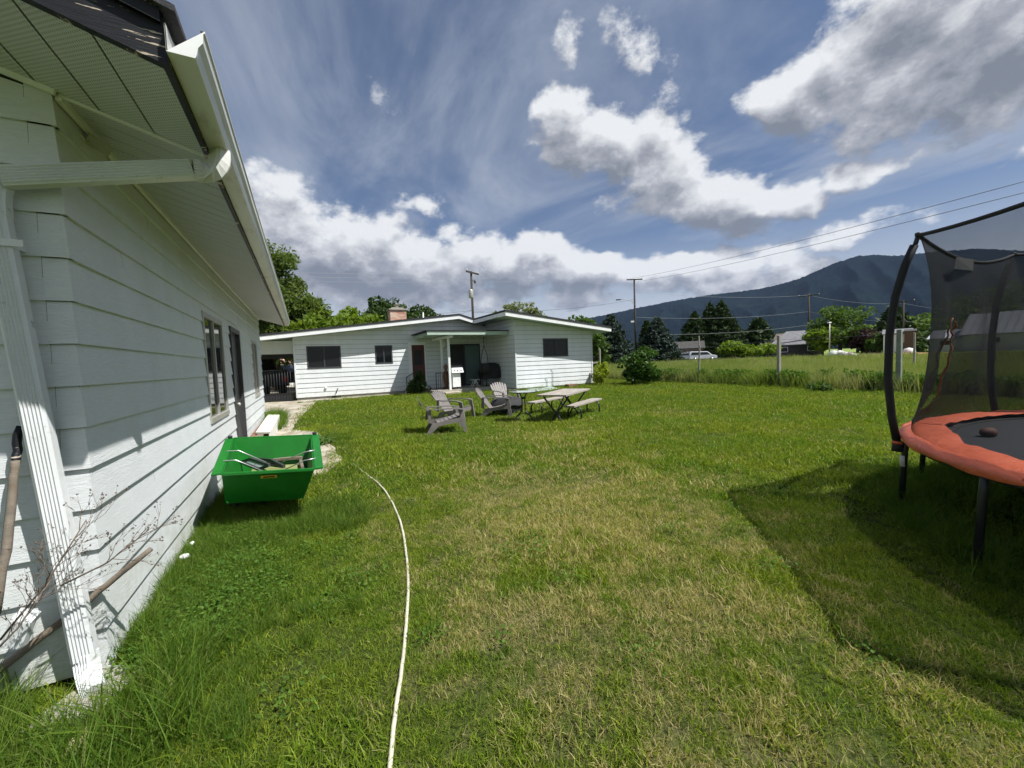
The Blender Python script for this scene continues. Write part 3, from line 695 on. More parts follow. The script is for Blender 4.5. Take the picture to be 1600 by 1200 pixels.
core_into(lf, cur, 8.43, FZ, 3.3, HY); core_into(wf, 8.47, ww[0], FZ, wz(9.9) - .03, WY); core_into(wf, ww[0], ww[1], FZ, ww[2], WY); core_into(wf, ww[0], ww[1], ww[3], 3.1, WY); core_into(wf, ww[1], WX1 - .02, FZ, 2.85, WY)
hch(lf, 'wall', [M['housesiding'], M['lapshadejoint']]); hch(wf, 'wing_wall', [M['housesiding'], M['lapshadejoint']])
for bb_ in ((HX0 - .012, HX0 + .05, HY - .03, HY - .02, FZ, 2.75), (8.42, 8.475, WY - .03, WY - .021, FZ - .05, 3.30), (WX1 - .05, WX1 + .02, WY - .03, WY - .021, FZ - .05, 2.80)):
    mb = MB(); mb.box(*bb_); hch(mb, 'corner_trim', M['housesiding'])
for bb_ in ((HX0 + .02, 4.4, HY + .02, HY + .3, .05, FZ - .004), (8.48, WX1 - .02, WY + .02, HB, .02, FZ - .054)):
    mb = MB(); mb.box(*bb_); hch(mb, 'foundation', M['concrete'])
mb = MB(); mb.box(1.0, 1.35, HY - .0, HY + .03, .19, .29); hch(mb, 'foundation_vent', M['dark'])
# roofs: deck, white fascia, black drip edge
def strip(mb_, pts, y0, y1, d0, d1):
    for (xa, za), (xb, zb) in zip(pts, pts[1:]):
        mb_.hexa([(xa, y0, za + d0), (xb, y0, zb + d0), (xb, y1, zb + d0), (xa, y1, za + d0), (xa, y0, za + d1), (xb, y0, zb + d1), (xb, y1, zb + d1), (xa, y1, za + d1)])
mp = [(-3.2, mz(-3.2)), (XP, mz(XP)), (7.55, mz(7.55))]
mb = MB(); strip(mb, mp, YF, YF + .03, 0, .165); hch(mb, 'fascia', M['trimwhite'])
mb = MB(); strip(mb, mp, YF - .02, YF + .5, .166, .245); hch(mb, 'drip_edge', M['blackplain'])
mb = MB(); strip(mb, [(-3.2, mz(-3.2)), (XP, mz(XP)), (8.4, mz(8.4))], YF + .5, 25.5, .15, .235); hch(mb, 'roof', M['roofing'])
mb = MB(); strip(mb, mp, YF + .03, HY - .03, .03, .05); strip(mb, [(-3.2, mz(-3.2)), (HX0, mz(HX0))], HY - .03, 25.4, .03, .05); hch(mb, 'soffit', M['greenporch'])
wp = [(XQ, wz(XQ)), (XR, wz(XR))]; ZQ = wz(XQ); XV, YV, ZV = 7.56, YF + .05, 3.425
mb = MB(); strip(mb, wp, YWF, YWF + .03, 0, .165); mb.hexa([(XQ, YWF + .03, ZQ), (XQ + .03, YWF + .03, ZQ), (XV + .03, YV, ZV), (XV, YV, ZV), (XQ, YWF + .03, ZQ + .165), (XQ + .03, YWF + .03, ZQ + .165), (XV + .03, YV, ZV + .165), (XV, YV, ZV + .165)]); mb.box(XR - .03, XR, YWF + .03, 25, wz(XR), wz(XR) + .165); hch(mb, 'wing_fascia', M['trimwhite'])
mb = MB(); strip(mb, [(XQ - .02, wz(XQ - .02)), (XR + .02, wz(XR + .02))], YWF - .02, YWF + .5, .166, .245)
mb.hexa([(XQ - .02, YWF + .5, ZQ + .17), (XQ + .3, YWF + .5, ZQ + .15), (XV + .5, YV + .60, ZV + .15), (XV - .02, YV + .60, ZV + .17), (XQ - .02, YWF + .5, ZQ + .247), (XQ + .3, YWF + .5, ZQ + .22), (XV + .5, YV + .60, ZV + .22), (XV - .02, YV + .60, ZV + .247)]); hch(mb, 'wing_drip_edge', M['blackplain'])
mb = MB(); strip(mb, [(XQ + .3, wz(XQ + .3)), (XR + .015, wz(XR + .015))], YWF + .5, 25.5, .15, .235); hch(mb, 'wing_roof', M['roofing'])
mb = MB(); strip(mb, [(XQ + .03, wz(XQ + .03)), (XR - .03, wz(XR - .03))], YWF + .03, WY - .03, .03, .05); strip(mb, [(WX1, wz(WX1)), (XR - .03, wz(XR - .03))], WY - .03, 25, .03, .05)
strip(mb, [(7.60, ZV), (8.45, ZV)], WY - .03, HY, .0, .02); hch(mb, 'wing_soffit', M['greenporch'])
# chimney
q = Yp(623, 500, 21.5); cw = .42
mb = MB(); mb.box(q.x - cw, q.x + cw, 21.5, 22.2, 3.0, 4.44); chb = hch(mb, 'chimney', M['brick'])
mb = MB(); mb.box(q.x - cw - .06, q.x + cw + .06, 21.44, 22.26, 4.44, 4.50); mb.box(q.x - cw + .1, q.x + cw - .1, 21.6, 22.1, 4.50, 4.58); mb.lathe([(.10, 0), (.10, .18), (.15, .18), (.0, .26)], (q.x, 21.85, 4.58), 12); o = hch(mb, 'chimney_cap', M['concrete']); o.parent = chb; o.matrix_parent_inverse = Matrix()
mb = MB(); mb.tube([(q.x + 1.35, 21.6, 3.3), (q.x + 1.35, 21.6, 4.35)], .05, 8); hch(mb, 'vent_pipe', M['galv'])
# windows, doors
for h_ in hw: slider(house, 'x', *h_, HY, -1, frame=M['darkframe'], blinds=(h_ is hw[0]))
slider(house, 'x', *ww, WY, -1, frame=M['darkframe'], blinds=True)
mb = MB(); mb.box(hd[0], hd[0] + .05, HY - .03, HY + .02, hd[2], hd[3]); mb.box(hd[1] - .05, hd[1], HY - .03, HY + .02, hd[2], hd[3]); mb.box(hd[0] + .05, hd[1] - .05, HY - .03, HY + .02, hd[3] - .05, hd[3]); mb.box(hd[0] - .10, hd[0] - .002, HY - .032, HY - .02, hd[2], hd[3] + .08); mb.box(hd[0] - .002, hd[1] + .05, HY - .032, HY - .02, hd[3] + .004, hd[3] + .08)
dd = hch(mb, 'door', M['trimwhite']); mb = MB(); mb.box(hd[0] + .05, hd[1] - .05, HY + .0, HY + .03, hd[2], hd[3] - .05); mb.box(hd[0] + .15, hd[1] - .15, HY - .006, HY, 1.5, 2.2, 1); o = hch(mb, 'door_leaf', [M['redoor'], M['dark']]); o.parent = dd; o.matrix_parent_inverse = Matrix()
mb = MB(); x0, x1 = 6.35, 8.05; z1 = 2.46; z0 = .36
mb.box(x0, x0 + .05, HY - .03, HY + .03, z0, z1); mb.box(x1 - .05, x1, HY - .03, HY + .03, z0, z1); mb.box(x0 + .05, x1 - .05, HY - .03, HY + .03, z1 - .05, z1); mb.box(7.17, 7.23, HY - .02, HY + .03, z0, z1 - .05)
sdr = hch(mb, 'sliding_door', M['darkframe']); mb = MB(); mb.box(x0 + .05, 7.17, HY + .0, HY + .01, z0, z1 - .05); mb.box(7.23, x1 - .05, HY + .004, HY + .014, z0, z1 - .05); o = hch(mb, 'pane', M['dark']); o.parent = sdr; o.matrix_parent_inverse = Matrix()
mb = MB()
for k in range(16):
    xa = 7.25 + k * .047; mb.box(xa, xa + .03, HY - .004 + .006 * (k % 2), HY + .003 + .001 * (k % 2), z0 + .05, z1 - .08)
o = hch(mb, 'curtain', M['curtain']); o.parent = sdr; o.matrix_parent_inverse = Matrix()
# porch
PY = 16.75; PZ = .34
mb = MB(); mb.box(4.95, 8.44, PY, HY - .02, .0, PZ); hch(mb, 'porch_slab', M['concrete'])
pst_ = mat('pale_concrete', (.50, .44, .35), .9, .15, 8, bump=.4)
for bb_ in ((5.35, 6.05, PY - .32, PY - .003, .02, .26), (4.15, 4.94, 17.9, HY - .04, .02, .28)):
    mb = MB(); mb.box(*bb_); hch(mb, 'porch_step', pst_)
ry0 = 16.3; rz = 2.73
mb = MB(); xl, xr_ = 4.62, 8.40
mb.hexa([(xl, ry0, rz), (xr_, ry0, rz), (xr_, ry0 + .04, rz), (xl, ry0 + .04, rz), (xl, ry0, rz + .155), (xr_, ry0, rz + .155), (xr_, ry0 + .04, rz + .155), (xl, ry0 + .04, rz + .155)])
for k in range(6): yy = 16.75 + k * .37; mb.box(xl - .02, xl + .10, yy, yy + .05, rz - .03 + .0, rz + .10)
mb.box(xl + .1, xr_, ry0 + .04, HY - .04, rz + .10, rz + .13)
for k in range(8): xx = xl + .2 + k * .46; mb.box(xx, xx + .045, ry0 + .05, HY - .04, rz - .0, rz + .099)
hch(mb, 'porch_roof', M['greenporch'])
mb = MB(); mb.box(xl - .05, xr_ + .03, ry0 - .03, HY - .03, rz + .156, rz + .20); hch(mb, 'porch_roofing', M['blackplain'])
pq = Yp(704, 612, PY + .05)
mb = MB(); mb.box(pq.x - .045, pq.x + .045, PY + .0, PY + .09, PZ, 2.62); hch(mb, 'porch_post', M['trimwhite'])
q2 = Yp(690, 540, 17.9); mb = MB(); mb.box(q2.x - .045, q2.x + .045, 17.9, 17.99, PZ, 2.62); hch(mb, 'porch_post', M['trimwhite'])
mb = MB(); mb.bar((pq.x + .06, ry0 + .15, 2.675), (q2.x - .12, HY - .05, 2.675), .09, .11); hch(mb, 'porch_beam', M['trimwhite'])
# handrails
def railing(a, b, h, name, n):
    mb = MB(); a = Vector(a); b = Vector(b); up = Vector((0, 0, h)); mb.tube([a + up, b + up], .018, 6); mb.tube([a + Vector((0, 0, .08)), b + Vector((0, 0, .08))], .012, 6)
    for k in range(n + 1):
        q = a.lerp(b, k / n); mb.tube([q, q + up], .018 if k in (0, n) else .009, 6)
    hch(mb, name, M['iron'])
railing((4.05, 18.0, .18), (4.46, 18.35, .36), .78, 'handrail', 5)
railing((5.25, 17.45, PZ), (6.15, 17.45, PZ), .75, 'porch_railing', 9)
# decorative hearts panel / wall lamp / fixtures
q = Yp(693, 537, HY - .05); mb = MB(); mb.lathe([(.0, 0), (.14, .01), (.17, .03), (.12, .06), (0, .07)], (0, 0, 0), 20); o = mb.build('oval_wall_plate', M['trimwhite'], None); 
o.rotation_euler = (math.pi / 2, 0, 0); o.scale = (1, 1.45, 1); o.location = (q.x, HY - .022, q.z); o.name = 'wall_plate'
tag(o, 'pale oval plate hanging on the house wall behind the porch posts', 'wall plate')
for px, py, r in ((509, 606, .05),):
    q = Yp(px, py, HY); mb = MB(); mb.tube([(q.x, HY, q.z), (q.x, HY - .07, q.z)], r, 12); hch(mb, 'wall_vent', M['trimwhite'])
q = Yp(527, 610, HY); mb = MB(); mb.tube([(q.x + .03, HY - .01, q.z + .08), (q.x, HY - .08, q.z + .05), (q.x - .06, HY - .10, q.z - .12)], .022, 8); hch(mb, 'spigot', M['darkframe'])
for px, y0, y1 in ((864, 578, 603), (855, 592, 603)):
    a_, b_ = Yp(px, y0, WY - .05), Yp(px, y1, WY - .05); mb = MB(); mb.tube([(a_.x - .10, WY - .02, a_.z + .01), (a_.x, WY - .05, a_.z), b_], .012, 6); hch(mb, 'wall_pipe', M['galv'])
q = Yp(922, 586, WY); mb = MB(); mb.box(q.x - .05, q.x + .06, WY - .08, WY - .018, q.z - .16, q.z + .12); hch(mb, 'meter_box', M['alum'])
# carport beam and gate at the left
mb = MB(); mb.box(-3.2, HX0 - .03, 19.4, 19.55, 2.18, 2.72); hch(mb, 'carport_beam', M['housesiding'])
mb = MB(); mb.box(-3.2, HX0 - .03, 21.2, 21.3, 2.02, 2.28); hch(mb, 'carport_header', M['darkframe'])
gt_ = thing('iron_gate', 'black iron picket gate between the garage and the white house', 'gate', (-1.0, 19.0, .19))
mb = MB(); x0, x1 = -1.52, -.42; yy = 19.0
for k in range(12): xx = x0 + (x1 - x0) * k / 11; mb.tube([(xx, yy, .25), (xx, yy, 1.50)], .010, 6)
child(mb, 'pickets', M['iron'], gt_)
for za_, zb_ in ((1.48, 1.52), (.22, .26), (.50, .53)):
    mb = MB(); mb.box(x0 - .03, x1 + .03, yy - .02, yy + .02, za_, zb_); child(mb, 'rail', M['iron'], gt_)
mb = MB(); mb.box(x0 + .01, x1 - .01, yy - .004, yy + .004, .262, .498); child(mb, 'kick_plate', M['iron'], gt_)
for xx in (x0 - .05, x1 + .05):
    mb = MB(); mb.box(xx - .025, xx + .025, yy - .025, yy + .025, .17, 2.15 if xx > -1 else 1.62); child(mb, 'gate_post', M['iron'], gt_)
# ================================================================ THE YARD
def part(mb_, name, m_, par, **k): return mb_.build(name, m_, par, **k)      # built in the thing's own local metres
def on(px, py): q = Gp(px, py); return q
# ---- adirondack chair, faces local +y
def make_chair(label):
    t = thing('adirondack_chair', label, 'chair', group='adirondack chairs on the lawn')
    ang = math.radians(35); bx0, by0, bz0 = 0, -.20, .24
    mb = MB(); n = 7
    for i in range(n):
        u = (i - (n - 1) / 2) / ((n - 1) / 2); wl, wh = .062, .088
        L = .80 - .09 * u * u
        xa, xb = u * .20, u * .30
        for k in range(6):
            s0, s1 = L * k / 6, L * (k + 1) / 6
            def pt(s, side, dth):
                x = xa + (xb - xa) * s / L; hw_ = (wl + (wh - wl) * s / L) / 2
                if k == 5 and s == s1: hw_ *= .55
                cur = .04 * (s / L - .5) ** 2
                return (x + side * hw_, by0 - s * math.sin(ang) - dth * math.cos(ang) + cur, bz0 + s * math.cos(ang) - dth * math.sin(ang))
            d_ = .018
            mb.hexa([pt(s0, -1, 0), pt(s0, 1, 0), pt(s0, 1, d_), pt(s0, -1, d_), pt(s1, -1, 0), pt(s1, 1, 0), pt(s1, 1, d_), pt(s1, -1, d_)])
    for s in (.30, .62):
        y, z = by0 - s * math.sin(ang) - .035, bz0 + s * math.cos(ang) - .02
        mb.box(-.29, .29, y - .012, y + .012, z - .03, z + .03)
    part(mb, 'backrest', M['resin'], t)
    mb = MB()
    for k in range(6):
        y = -.20 + k * .098; z = .235 + .018 * k + .012 * k * k / 6; mb.hexa([(-.27, y, z), (.27, y, z), (.27, y + .085, z + .018), (-.27, y + .085, z + .018), (-.27, y, z + .02), (.27, y, z + .02), (.27, y + .085, z + .038), (-.27, y + .085, z + .038)])
    mb.box(-.28, .28, .375, .392, .27, .375)
    part(mb, 'seat', M['resin'], t)
    for s in (-1, 1):
        mb = MB(); x = s * .34
        pts = [(-.40, .60), (-.20, .585), (.05, .59), (.30, .575), (.42, .545)]; wd = [.05, .065, .075, .10, .08]
        for (ya, za), (yb, zb), wa, wb in zip(pts, pts[1:], wd, wd[1:]):
            mb.hexa([(x - wa / 2, ya, za), (x + wa / 2, ya, za), (x + wb / 2, yb, zb), (x - wb / 2, yb, zb), (x - wa / 2, ya, za + .025), (x + wa / 2, ya, za + .025), (x + wb / 2, yb, zb + .025), (x - wb / 2, yb, zb + .025)])
        part(mb, 'armrest', M['resin'], t)
        mb = MB(); x = s * .305
        mb.hexa([(x - .015, .42, 0), (x + .015, .42, 0), (x + .015, .50, 0), (x - .015, .50, 0), (x - .015, .30, .56), (x + .015, .30, .56), (x + .015, .42, .56), (x - .015, .42, .56)])
        mb.hexa([(x - .03, .46, 0), (x - .012, .46, 0), (x - .012, .50, 0), (x - .03, .50, 0), (x - .03, .36, .56), (x - .012, .36, .56), (x - .012, .42, .56), (x - .03, .42, .56)])
        part(mb, 'front_leg', M['resin'], t)
        mb = MB()
        mb.hexa([(x - .014, -.50, 0), (x + .014, -.50, 0), (x + .014, -.40, 0), (x - .014, -.40, 0), (x - .014, -.34, .26), (x + .014, -.34, .26), (x + .014, -.14, .22), (x - .014, -.14, .22)])
        mb.hexa([(x - .0135, -.36, .17), (x + .0135, -.36, .17), (x + .0135, .40, .26), (x - .0135, .40, .26), (x - .0135, -.34, .26), (x + .0135, -.34, .26), (x + .0135, .36, .36), (x - .0135, .36, .36)])
        mb.hexa([(x - .0125, -.45, .30), (x + .0125, -.45, .30), (x + .0125, -.36, .26), (x - .0125, -.36, .26), (x - .0125, -.42, .60), (x + .0125, -.42, .60), (x + .0125, -.35, .60), (x - .0125, -.35, .60)])
        part(mb, 'rear_leg', M['resin'], t)
    return t
chairs = [(696, 674, 101, 'taupe slatted garden chair seen side on, nearest of the four and facing right'),
          (712, 656, 140, 'taupe slatted garden chair standing just behind the side-on one, its seat turned towards the camera'),
          (778, 650, 126, 'reclined taupe slatted garden chair left of the black fire pit'),
          (791, 636, 178, 'taupe slatted garden chair behind the black fire pit, nearest the porch')]
c0 = None
for px, py, azd, lab in chairs:
    q = Gp(px, py)
    o = make_chair(lab) if c0 is None else dup_tree(c0)
    if c0 is None: c0 = o
    o['label'] = lab; o.location = (q.x, q.y, gz(q.y) + .004); o.rotation_euler = (0, 0, -math.radians(azd)); o.scale = (.84, .84, .84)
# ---- fire pit under a dark cover
q = Gp(793, 646); ft = thing('fire_pit', 'low black square fire pit with a sagging cover beside the garden chairs', 'fire pit', (q.x, q.y, gz(q.y)), .3)
mb = MB(); mb.box(-.30, .30, -.30, .30, .08, .36); 
for sx_ in (-1, 1):
    for sy_ in (-1, 1): mb.box(sx_ * .27 - .03, sx_ * .27 + .03, sy_ * .27 - .03, sy_ * .27 + .03, 0, .0799)
part(mb, 'body', M['steelblk'], ft, bevel=.01)
mb = MB(); N_ = 12; vs = []; fs = []
for i in range(N_ + 1):
    for j in range(N_ + 1):
        x, y = -1 + 2 * i / N_, -1 + 2 * j / N_; e = max(abs(x), abs(y)); z = .43 - .03 * e - (.16 if e > .99 else 0) + .015 * math.sin(5 * x + 3 * y)
        vs.append((x * (.34 if e < .99 else .36), y * (.34 if e < .99 else .36), z))
fs = [(i * (N_ + 1) + j, (i + 1) * (N_ + 1) + j, (i + 1) * (N_ + 1) + j + 1, i * (N_ + 1) + j + 1) for i in range(N_) for j in range(N_)]
mb.add(vs, fs, 0, True); part(mb, 'cover', M['rubber'], ft)
# ---- round glass table
q = Gp(819, 659); tt = thing('patio_table', 'small round glass topped table on curved black steel legs, alone on the lawn', 'table', (q.x, q.y, gz(q.y)))
mb = MB(); mb.lathe([(0, .70), (.315, .70), (.315, .712), (0, .712)], seg=40, smooth=False); part(mb, 'tabletop', M['glasstop'], tt)
mb = MB(); mb.tube([(.318 * math.cos(a), .318 * math.sin(a), .703) for a in np.linspace(0, 2 * math.pi, 41)], .011, 8); part(mb, 'rim', M['steelblk'], tt)
mb = MB()
for k in range(4): a = k * math.pi / 2 + .3; mb.tube([(.05 * math.cos(a), .05 * math.sin(a), .30), (.045 * math.cos(a), .045 * math.sin(a), .5), (.06 * math.cos(a), .06 * math.sin(a), .6), (.14 * math.cos(a), .14 * math.sin(a), .697)], .011, 8)
mb.lathe([(.055, .54), (.06, .55), (.06, .57), (.055, .58)], seg=16); part(mb, 'pedestal', M['steelblk'], tt)
for k in range(4):
    a = k * math.pi / 2 + .3; mb = MB(); mb.tube([(r * math.cos(a), r * math.sin(a), z) for r, z in ((.05, .33), (.08, .24), (.17, .17), (.25, .10), (.29, .0))], .012, 8); part(mb, 'leg', M['steelblk'], tt)
# ---- picnic table and its two loose benches
def board_top(name_top, label, cat, A, B, width, z, nb, legs, grpname=None):
    A = Vector(A); B = Vector(B); c = (A + B) / 2; d = (B - A); L = d.length; rz = math.atan2(d.y, d.x)
    t = thing(name_top, label, cat, (c.x, c.y, gz(c.y)), rz, grpname); zz = z - gz(c.y)
    mb = MB(); w1 = width / nb
    for k in range(nb): y0 = -width / 2 + k * w1; mb.box(-L / 2 + .004 * (k % 2), L / 2 - .006 * (k % 3), y0 + .004, y0 + w1 - .004, zz - .04, zz)
    part(mb, 'top' if cat == 'table' else 'seat', M['greywood'], t, bevel=.004)
    legs(t, L, zz); return t
A, B = Gp(861, 617, .72), Gp(901, 607, .72)
def tlegs(t, L, zz):
    for s in (-1, 1):
        x = s * L * .34
        for v in (-1, 1):
            mb = MB(); mb.tube([(x, v * .30, zz - .055), (x, v * .27, zz - .12), (x, v * .10, zz - .34), (x, -v * .02, zz - .46), (x, -v * .10, zz - .60), (x, -v * .12, .0)], .021, 8); part(mb, 'leg', M['steelblk'], t)
        mb = MB(); mb.box(x - .018, x + .018, -.33, .33, zz - .06, zz - .041); part(mb, 'cleat', M['steelblk'], t)
    mb = MB(); mb.tube([(-L * .34, 0, zz - .45), (0, 0, zz - .06), (L * .34, 0, zz - .45)], .014, 8); part(mb, 'brace', M['steelblk'], t)
board_top('picnic_table', 'long weathered grey plank picnic table on bent black steel legs', 'table', A, B, .72, .72, 5, tlegs)
def blegs(t, L, zz):
    for s in (-1, 1):
        mb = MB(); x = s * L * .33; mb.tube([(x, -.17, 0), (x, -.165, zz - .14), (x, -.10, zz - .055), (x, .10, zz - .055), (x, .165, zz - .14), (x, .17, 0)], .019, 8); part(mb, 'leg', M['steelblk'], t)
A, B = Gp(829, 628.5, .43), Gp(877, 619.5, .43)
board_top('picnic_bench', 'weathered grey plank bench on the left side of the picnic table', 'bench', A, B, .27, .43, 2, blegs, 'benches at the picnic table')
A, B = Gp(889, 634, .43), Gp(933, 622, .43)
board_top('picnic_bench', 'weathered grey plank bench pulled out to the right of the picnic table', 'bench', A, B, .28, .43, 2, blegs, 'benches at the picnic table')
# ---- trampoline
TC = Vector((5.83, -.88, 0)); TR = 2.65; ZR = .70
tr = thing('trampoline', 'large round trampoline with orange pad, black legs and torn black safety net', 'trampoline', (TC.x, TC.y, 0))
def TP(a, r, z): a = math.radians(a); return Vector((r * math.cos(a), r * math.sin(a), z))
mb = MB(); mb.tube([TP(a, 2.60, ZR - .06) for a in np.linspace(0, 360, 91)], .024, 8); part(mb, 'frame', M['steelblk'], tr)
NP = 7; PA = [113 - 51.43 * k for k in range(NP)]
for k in range(14):
    a = 113 - 25.714 * k; mb = MB(); mb.tube([TP(a, 2.60, ZR - .06), TP(a, 2.61, ZR - .16), TP(a, 2.63, .0)], .023, 10); lg = part(mb, 'leg', M['steelblk'], tr)
    if k == 0:
        mb = MB(); mb.tube([TP(a, 2.622, .50), TP(a, 2.618, .40)], .0243, 10); part(mb, 'sticker', M['label'], lg)
# pad with inner and outer scalloped edge and skirt
mb = MB(); n = 168; rows = [(2.34, .020), (2.37, .024), (2.43, .024), (2.52, .024), (2.60, .014), (2.645, -.012), (2.65, -.036), (2.635, -.060)]
vs = []; rg = np.random.default_rng(5); ph = rg.uniform(0, 6, 8)
for i in range(n):
    a = 360 * i / n; ar = math.radians(a)
    wob = .010 * math.sin(13 * ar + ph[0]) + .007 * math.sin(31 * ar + ph[1]) + .008 * math.sin(7 * ar + ph[2])
    for j, (r, dz) in enumerate(rows):
        w_ = wob * (1 if j in (0, 7) else .4)
        inner = -.03 * abs(math.sin(7 * ar + .5)) if j == 0 else 0
        crease = .005 * math.sin(57 * ar + j * 1.7 + ph[3]) + .005 * math.sin(23 * ar - j + ph[4])
        vs.append(tuple(TP(a, r + w_ + inner, ZR + dz + crease + (wob * .8 if j == 7 else 0))))
m_ = len(rows); fs = [(i * m_ + j, ((i + 1) % n) * m_ + j, ((i + 1) % n) * m_ + j + 1, i * m_ + j + 1) for i in range(n) for j in range(m_ - 1)]
mb.add(vs, fs, 0, True); part(mb, 'safety_pad', M['pad'], tr)
for k in range(8):
    a = 100 + 45 * k; mb = MB(); vv = []
    for r, dz in rows[:-1]:
        for da in (-.35, .35): vv.append(tuple(TP(a + da, r, ZR + dz + .012)))
    mb.add(vv, [(2 * i, 2 * i + 1, 2 * i + 3, 2 * i + 2) for i in range(len(rows) - 2)]); part(mb, 'pad_seam', M['padseam'], tr)
mb = MB(); mb.lathe([(2.285, ZR - .0275), (2.285, ZR - .020), (2.335, ZR - .020), (2.335, ZR - .0275)], seg=120, smooth=False); part(mb, 'mat_binding', M['rubber'], tr)
mb = MB(); mb.lathe([(0, ZR - .05), (2.3, ZR - .028), (2.56, ZR - .028)], seg=96); part(mb, 'jumping_mat', M['tmat'], tr)
mb = MB()
for (u, v) in ((0, 0),):
    q = Gp(1487, 659, ZR) - TC; q.z = ZR - .026; mb.hexa([(q.x - .12, q.y - .05, q.z), (q.x + .14, q.y - .09, q.z), (q.x + .16, q.y + .02, q.z), (q.x - .10, q.y + .05, q.z), (q.x - .12, q.y - .05, q.z + .004), (q.x + .14, q.y - .09, q.z + .004), (q.x + .16, q.y + .02, q.z + .004), (q.x - .10, q.y + .05, q.z + .004)])
part(mb, 'mat_label', M['label'], tr)
prof_p = [(2.66, ZR - .10), (2.70, ZR + .15), (2.73, ZR + .5), (2.725, ZR + .9), (2.69, ZR + 1.25), (2.63, ZR + 1.52), (2.575, ZR + 1.68)]
for a in PA:
    mb = MB(); mb.tube([TP(a, r, z) for r, z in prof_p], .030, 12); po = part(mb, 'net_pole', M['foam'], tr)
    mb = MB(); mb.tube([TP(a, 2.575, ZR + 1.66), TP(a, 2.55, ZR + 1.765)], .017, 8); mb.lathe([(0, -.02), (.024, -.012), (.024, .012), (0, .02)], tuple(TP(a, 2.55, ZR + 1.77)), 10); part(mb, 'pole_cap', M['steelblk'], po)
    mb = MB(); mb.tube([TP(a, 2.655, ZR - .10), TP(a, 2.66, ZR - .165)], .042, 12); part(mb, 'bracket', M['rubber'], po)
    mb = MB(); mb.tube([TP(a, 2.66, ZR - .07), TP(a, 2.662, ZR - .095)], .0385, 12); part(mb, 'pole_strap', M['pad'], po)
zt = ZR + 1.76
def topz(a):   # the rope sags between the poles
    u = ((a - 113) % 51.43) / 51.43; return u
def toppt(a):
    u = ((a - 113) % 51.43) / 51.43; k = math.floor((a - 113) / 51.43); A_ = TP(113 + 51.43 * k, 2.55, zt); B_ = TP(113 + 51.43 * (k + 1), 2.55, zt)
    q = A_.lerp(B_, u); q.z -= .15 * 4 * u * (1 - u) * (1.0 if k % 7 == 6 else .45); return q
mb = MB(); mb.tube([toppt(a) for a in np.linspace(113, 473, 85)], .017, 8); part(mb, 'top_ring', M['foam'], tr)
# net: surface between top rope and the outer pad edge, drawn in at mid height, torn along one seam
angs = np.linspace(113, 473, 561)[:-1]; NZ = 84; vs = []
for a in angs:
    tp = toppt(a); rt = math.hypot(tp.x, tp.y); at_ = math.atan2(tp.y, tp.x)
    for j in range(NZ + 1):
        s = j / NZ; zz = tp.z * (1 - s) + (ZR + .01) * s
        rb = 2.56; r = rt * (1 - s) + rb * s; r -= .13 * math.sin(math.pi * min(1, s * 1.05)) ** .8 * (.9 + .1 * math.sin(9 * at_))
        r = r - .02 * math.sin(17 * at_ + s * 4) * math.sin(math.pi * s)
        vs.append((r * math.cos(at_), r * math.sin(at_), zz))
def vid(i, j): return (i % 560) * (NZ + 1) + j
# locate the tear: from pixels on the photo's seam, azimuth on the far side
tear = [(1489, 497, 1491, 503), (1478, 525, 1487, 530), (1466, 555, 1480, 560), (1456, 590, 1468, 600), (1447, 615, 1460, 625), (1438, 640, 1443, 648)]
def netpt(at_, tp, s_):
    r = math.hypot(tp.x, tp.y) * (1 - s_) + 2.56 * s_ - .13 * math.sin(math.pi * min(1, s_ * 1.05)) ** .8 * (.9 + .1 * math.sin(9 * at_)); return r - .02 * math.sin(17 * at_ + s_ * 4) * math.sin(math.pi * s_)
def onnet(px, py, off=0):
    d = Vector(ray(px, py)); o = Vector((0, 0, H)) - TC; rr = 2.4
    for _ in range(8):
        a_ = d.x ** 2 + d.y ** 2; b_q = 2 * (o.x * d.x + o.y * d.y); c_ = o.x ** 2 + o.y ** 2 - rr * rr; t_ = (-b_q + math.sqrt(max(0, b_q * b_q - 4 * a_ * c_))) / (2 * a_)
        q = o + d * t_; an = math.atan2(q.y, q.x); tp = toppt(math.degrees(an)); s_ = min(1, max(0, (tp.z - q.z) / (tp.z - ZR - .01))); rr = netpt(an, tp, s_) + off
    return q
tl = [onnet(a, b) for a, b, c, d_ in tear]; trr = [onnet(c, d_) for a, b, c, d_ in tear]
def intear(c):
    an = math.atan2(c.y, c.x)
    for (l0, l1, r0, r1) in zip(tl, tl[1:], trr, trr[1:]):
        if l1.z <= c.z <= l0.z:
            u = (l0.z - c.z) / (l0.z - l1.z); al = math.atan2(*(lambda q: (q.y, q.x))(l0.lerp(l1, u))); arr = math.atan2(*(lambda q: (q.y, q.x))(r0.lerp(r1, u)))
            return min(al, arr) < an < max(al, arr)
    return False
fs = []
for i in range(560):
    for j in range(NZ):
        f = (vid(i, j), vid(i + 1, j), vid(i + 1, j + 1), vid(i, j + 1)); c = sum((Vector(vs[k]) for k in f), Vector()) / 4
        if not intear(c): fs.append(f)
mb = MB(); mb.add(vs, fs, 0, True); netp = part(mb, 'safety_net', M['net'], tr)
for pts, r0 in ((tl, .011), (trr, .009)):
    mb = MB(); pp = []
    for k, (a_, b_) in enumerate(zip(pts, pts[1:])):
        for u in (0, .25, .5, .75): q = a_.lerp(b_, u); q += Vector((rnd.uniform(-.02, .02), rnd.uniform(-.02, .02), 0)); pp.append(q)
    mb.tube(pp, [r0 * rnd.uniform(.5, 1.3) for _ in pp], 6); part(mb, 'frayed_zip', M['fray'], netp)
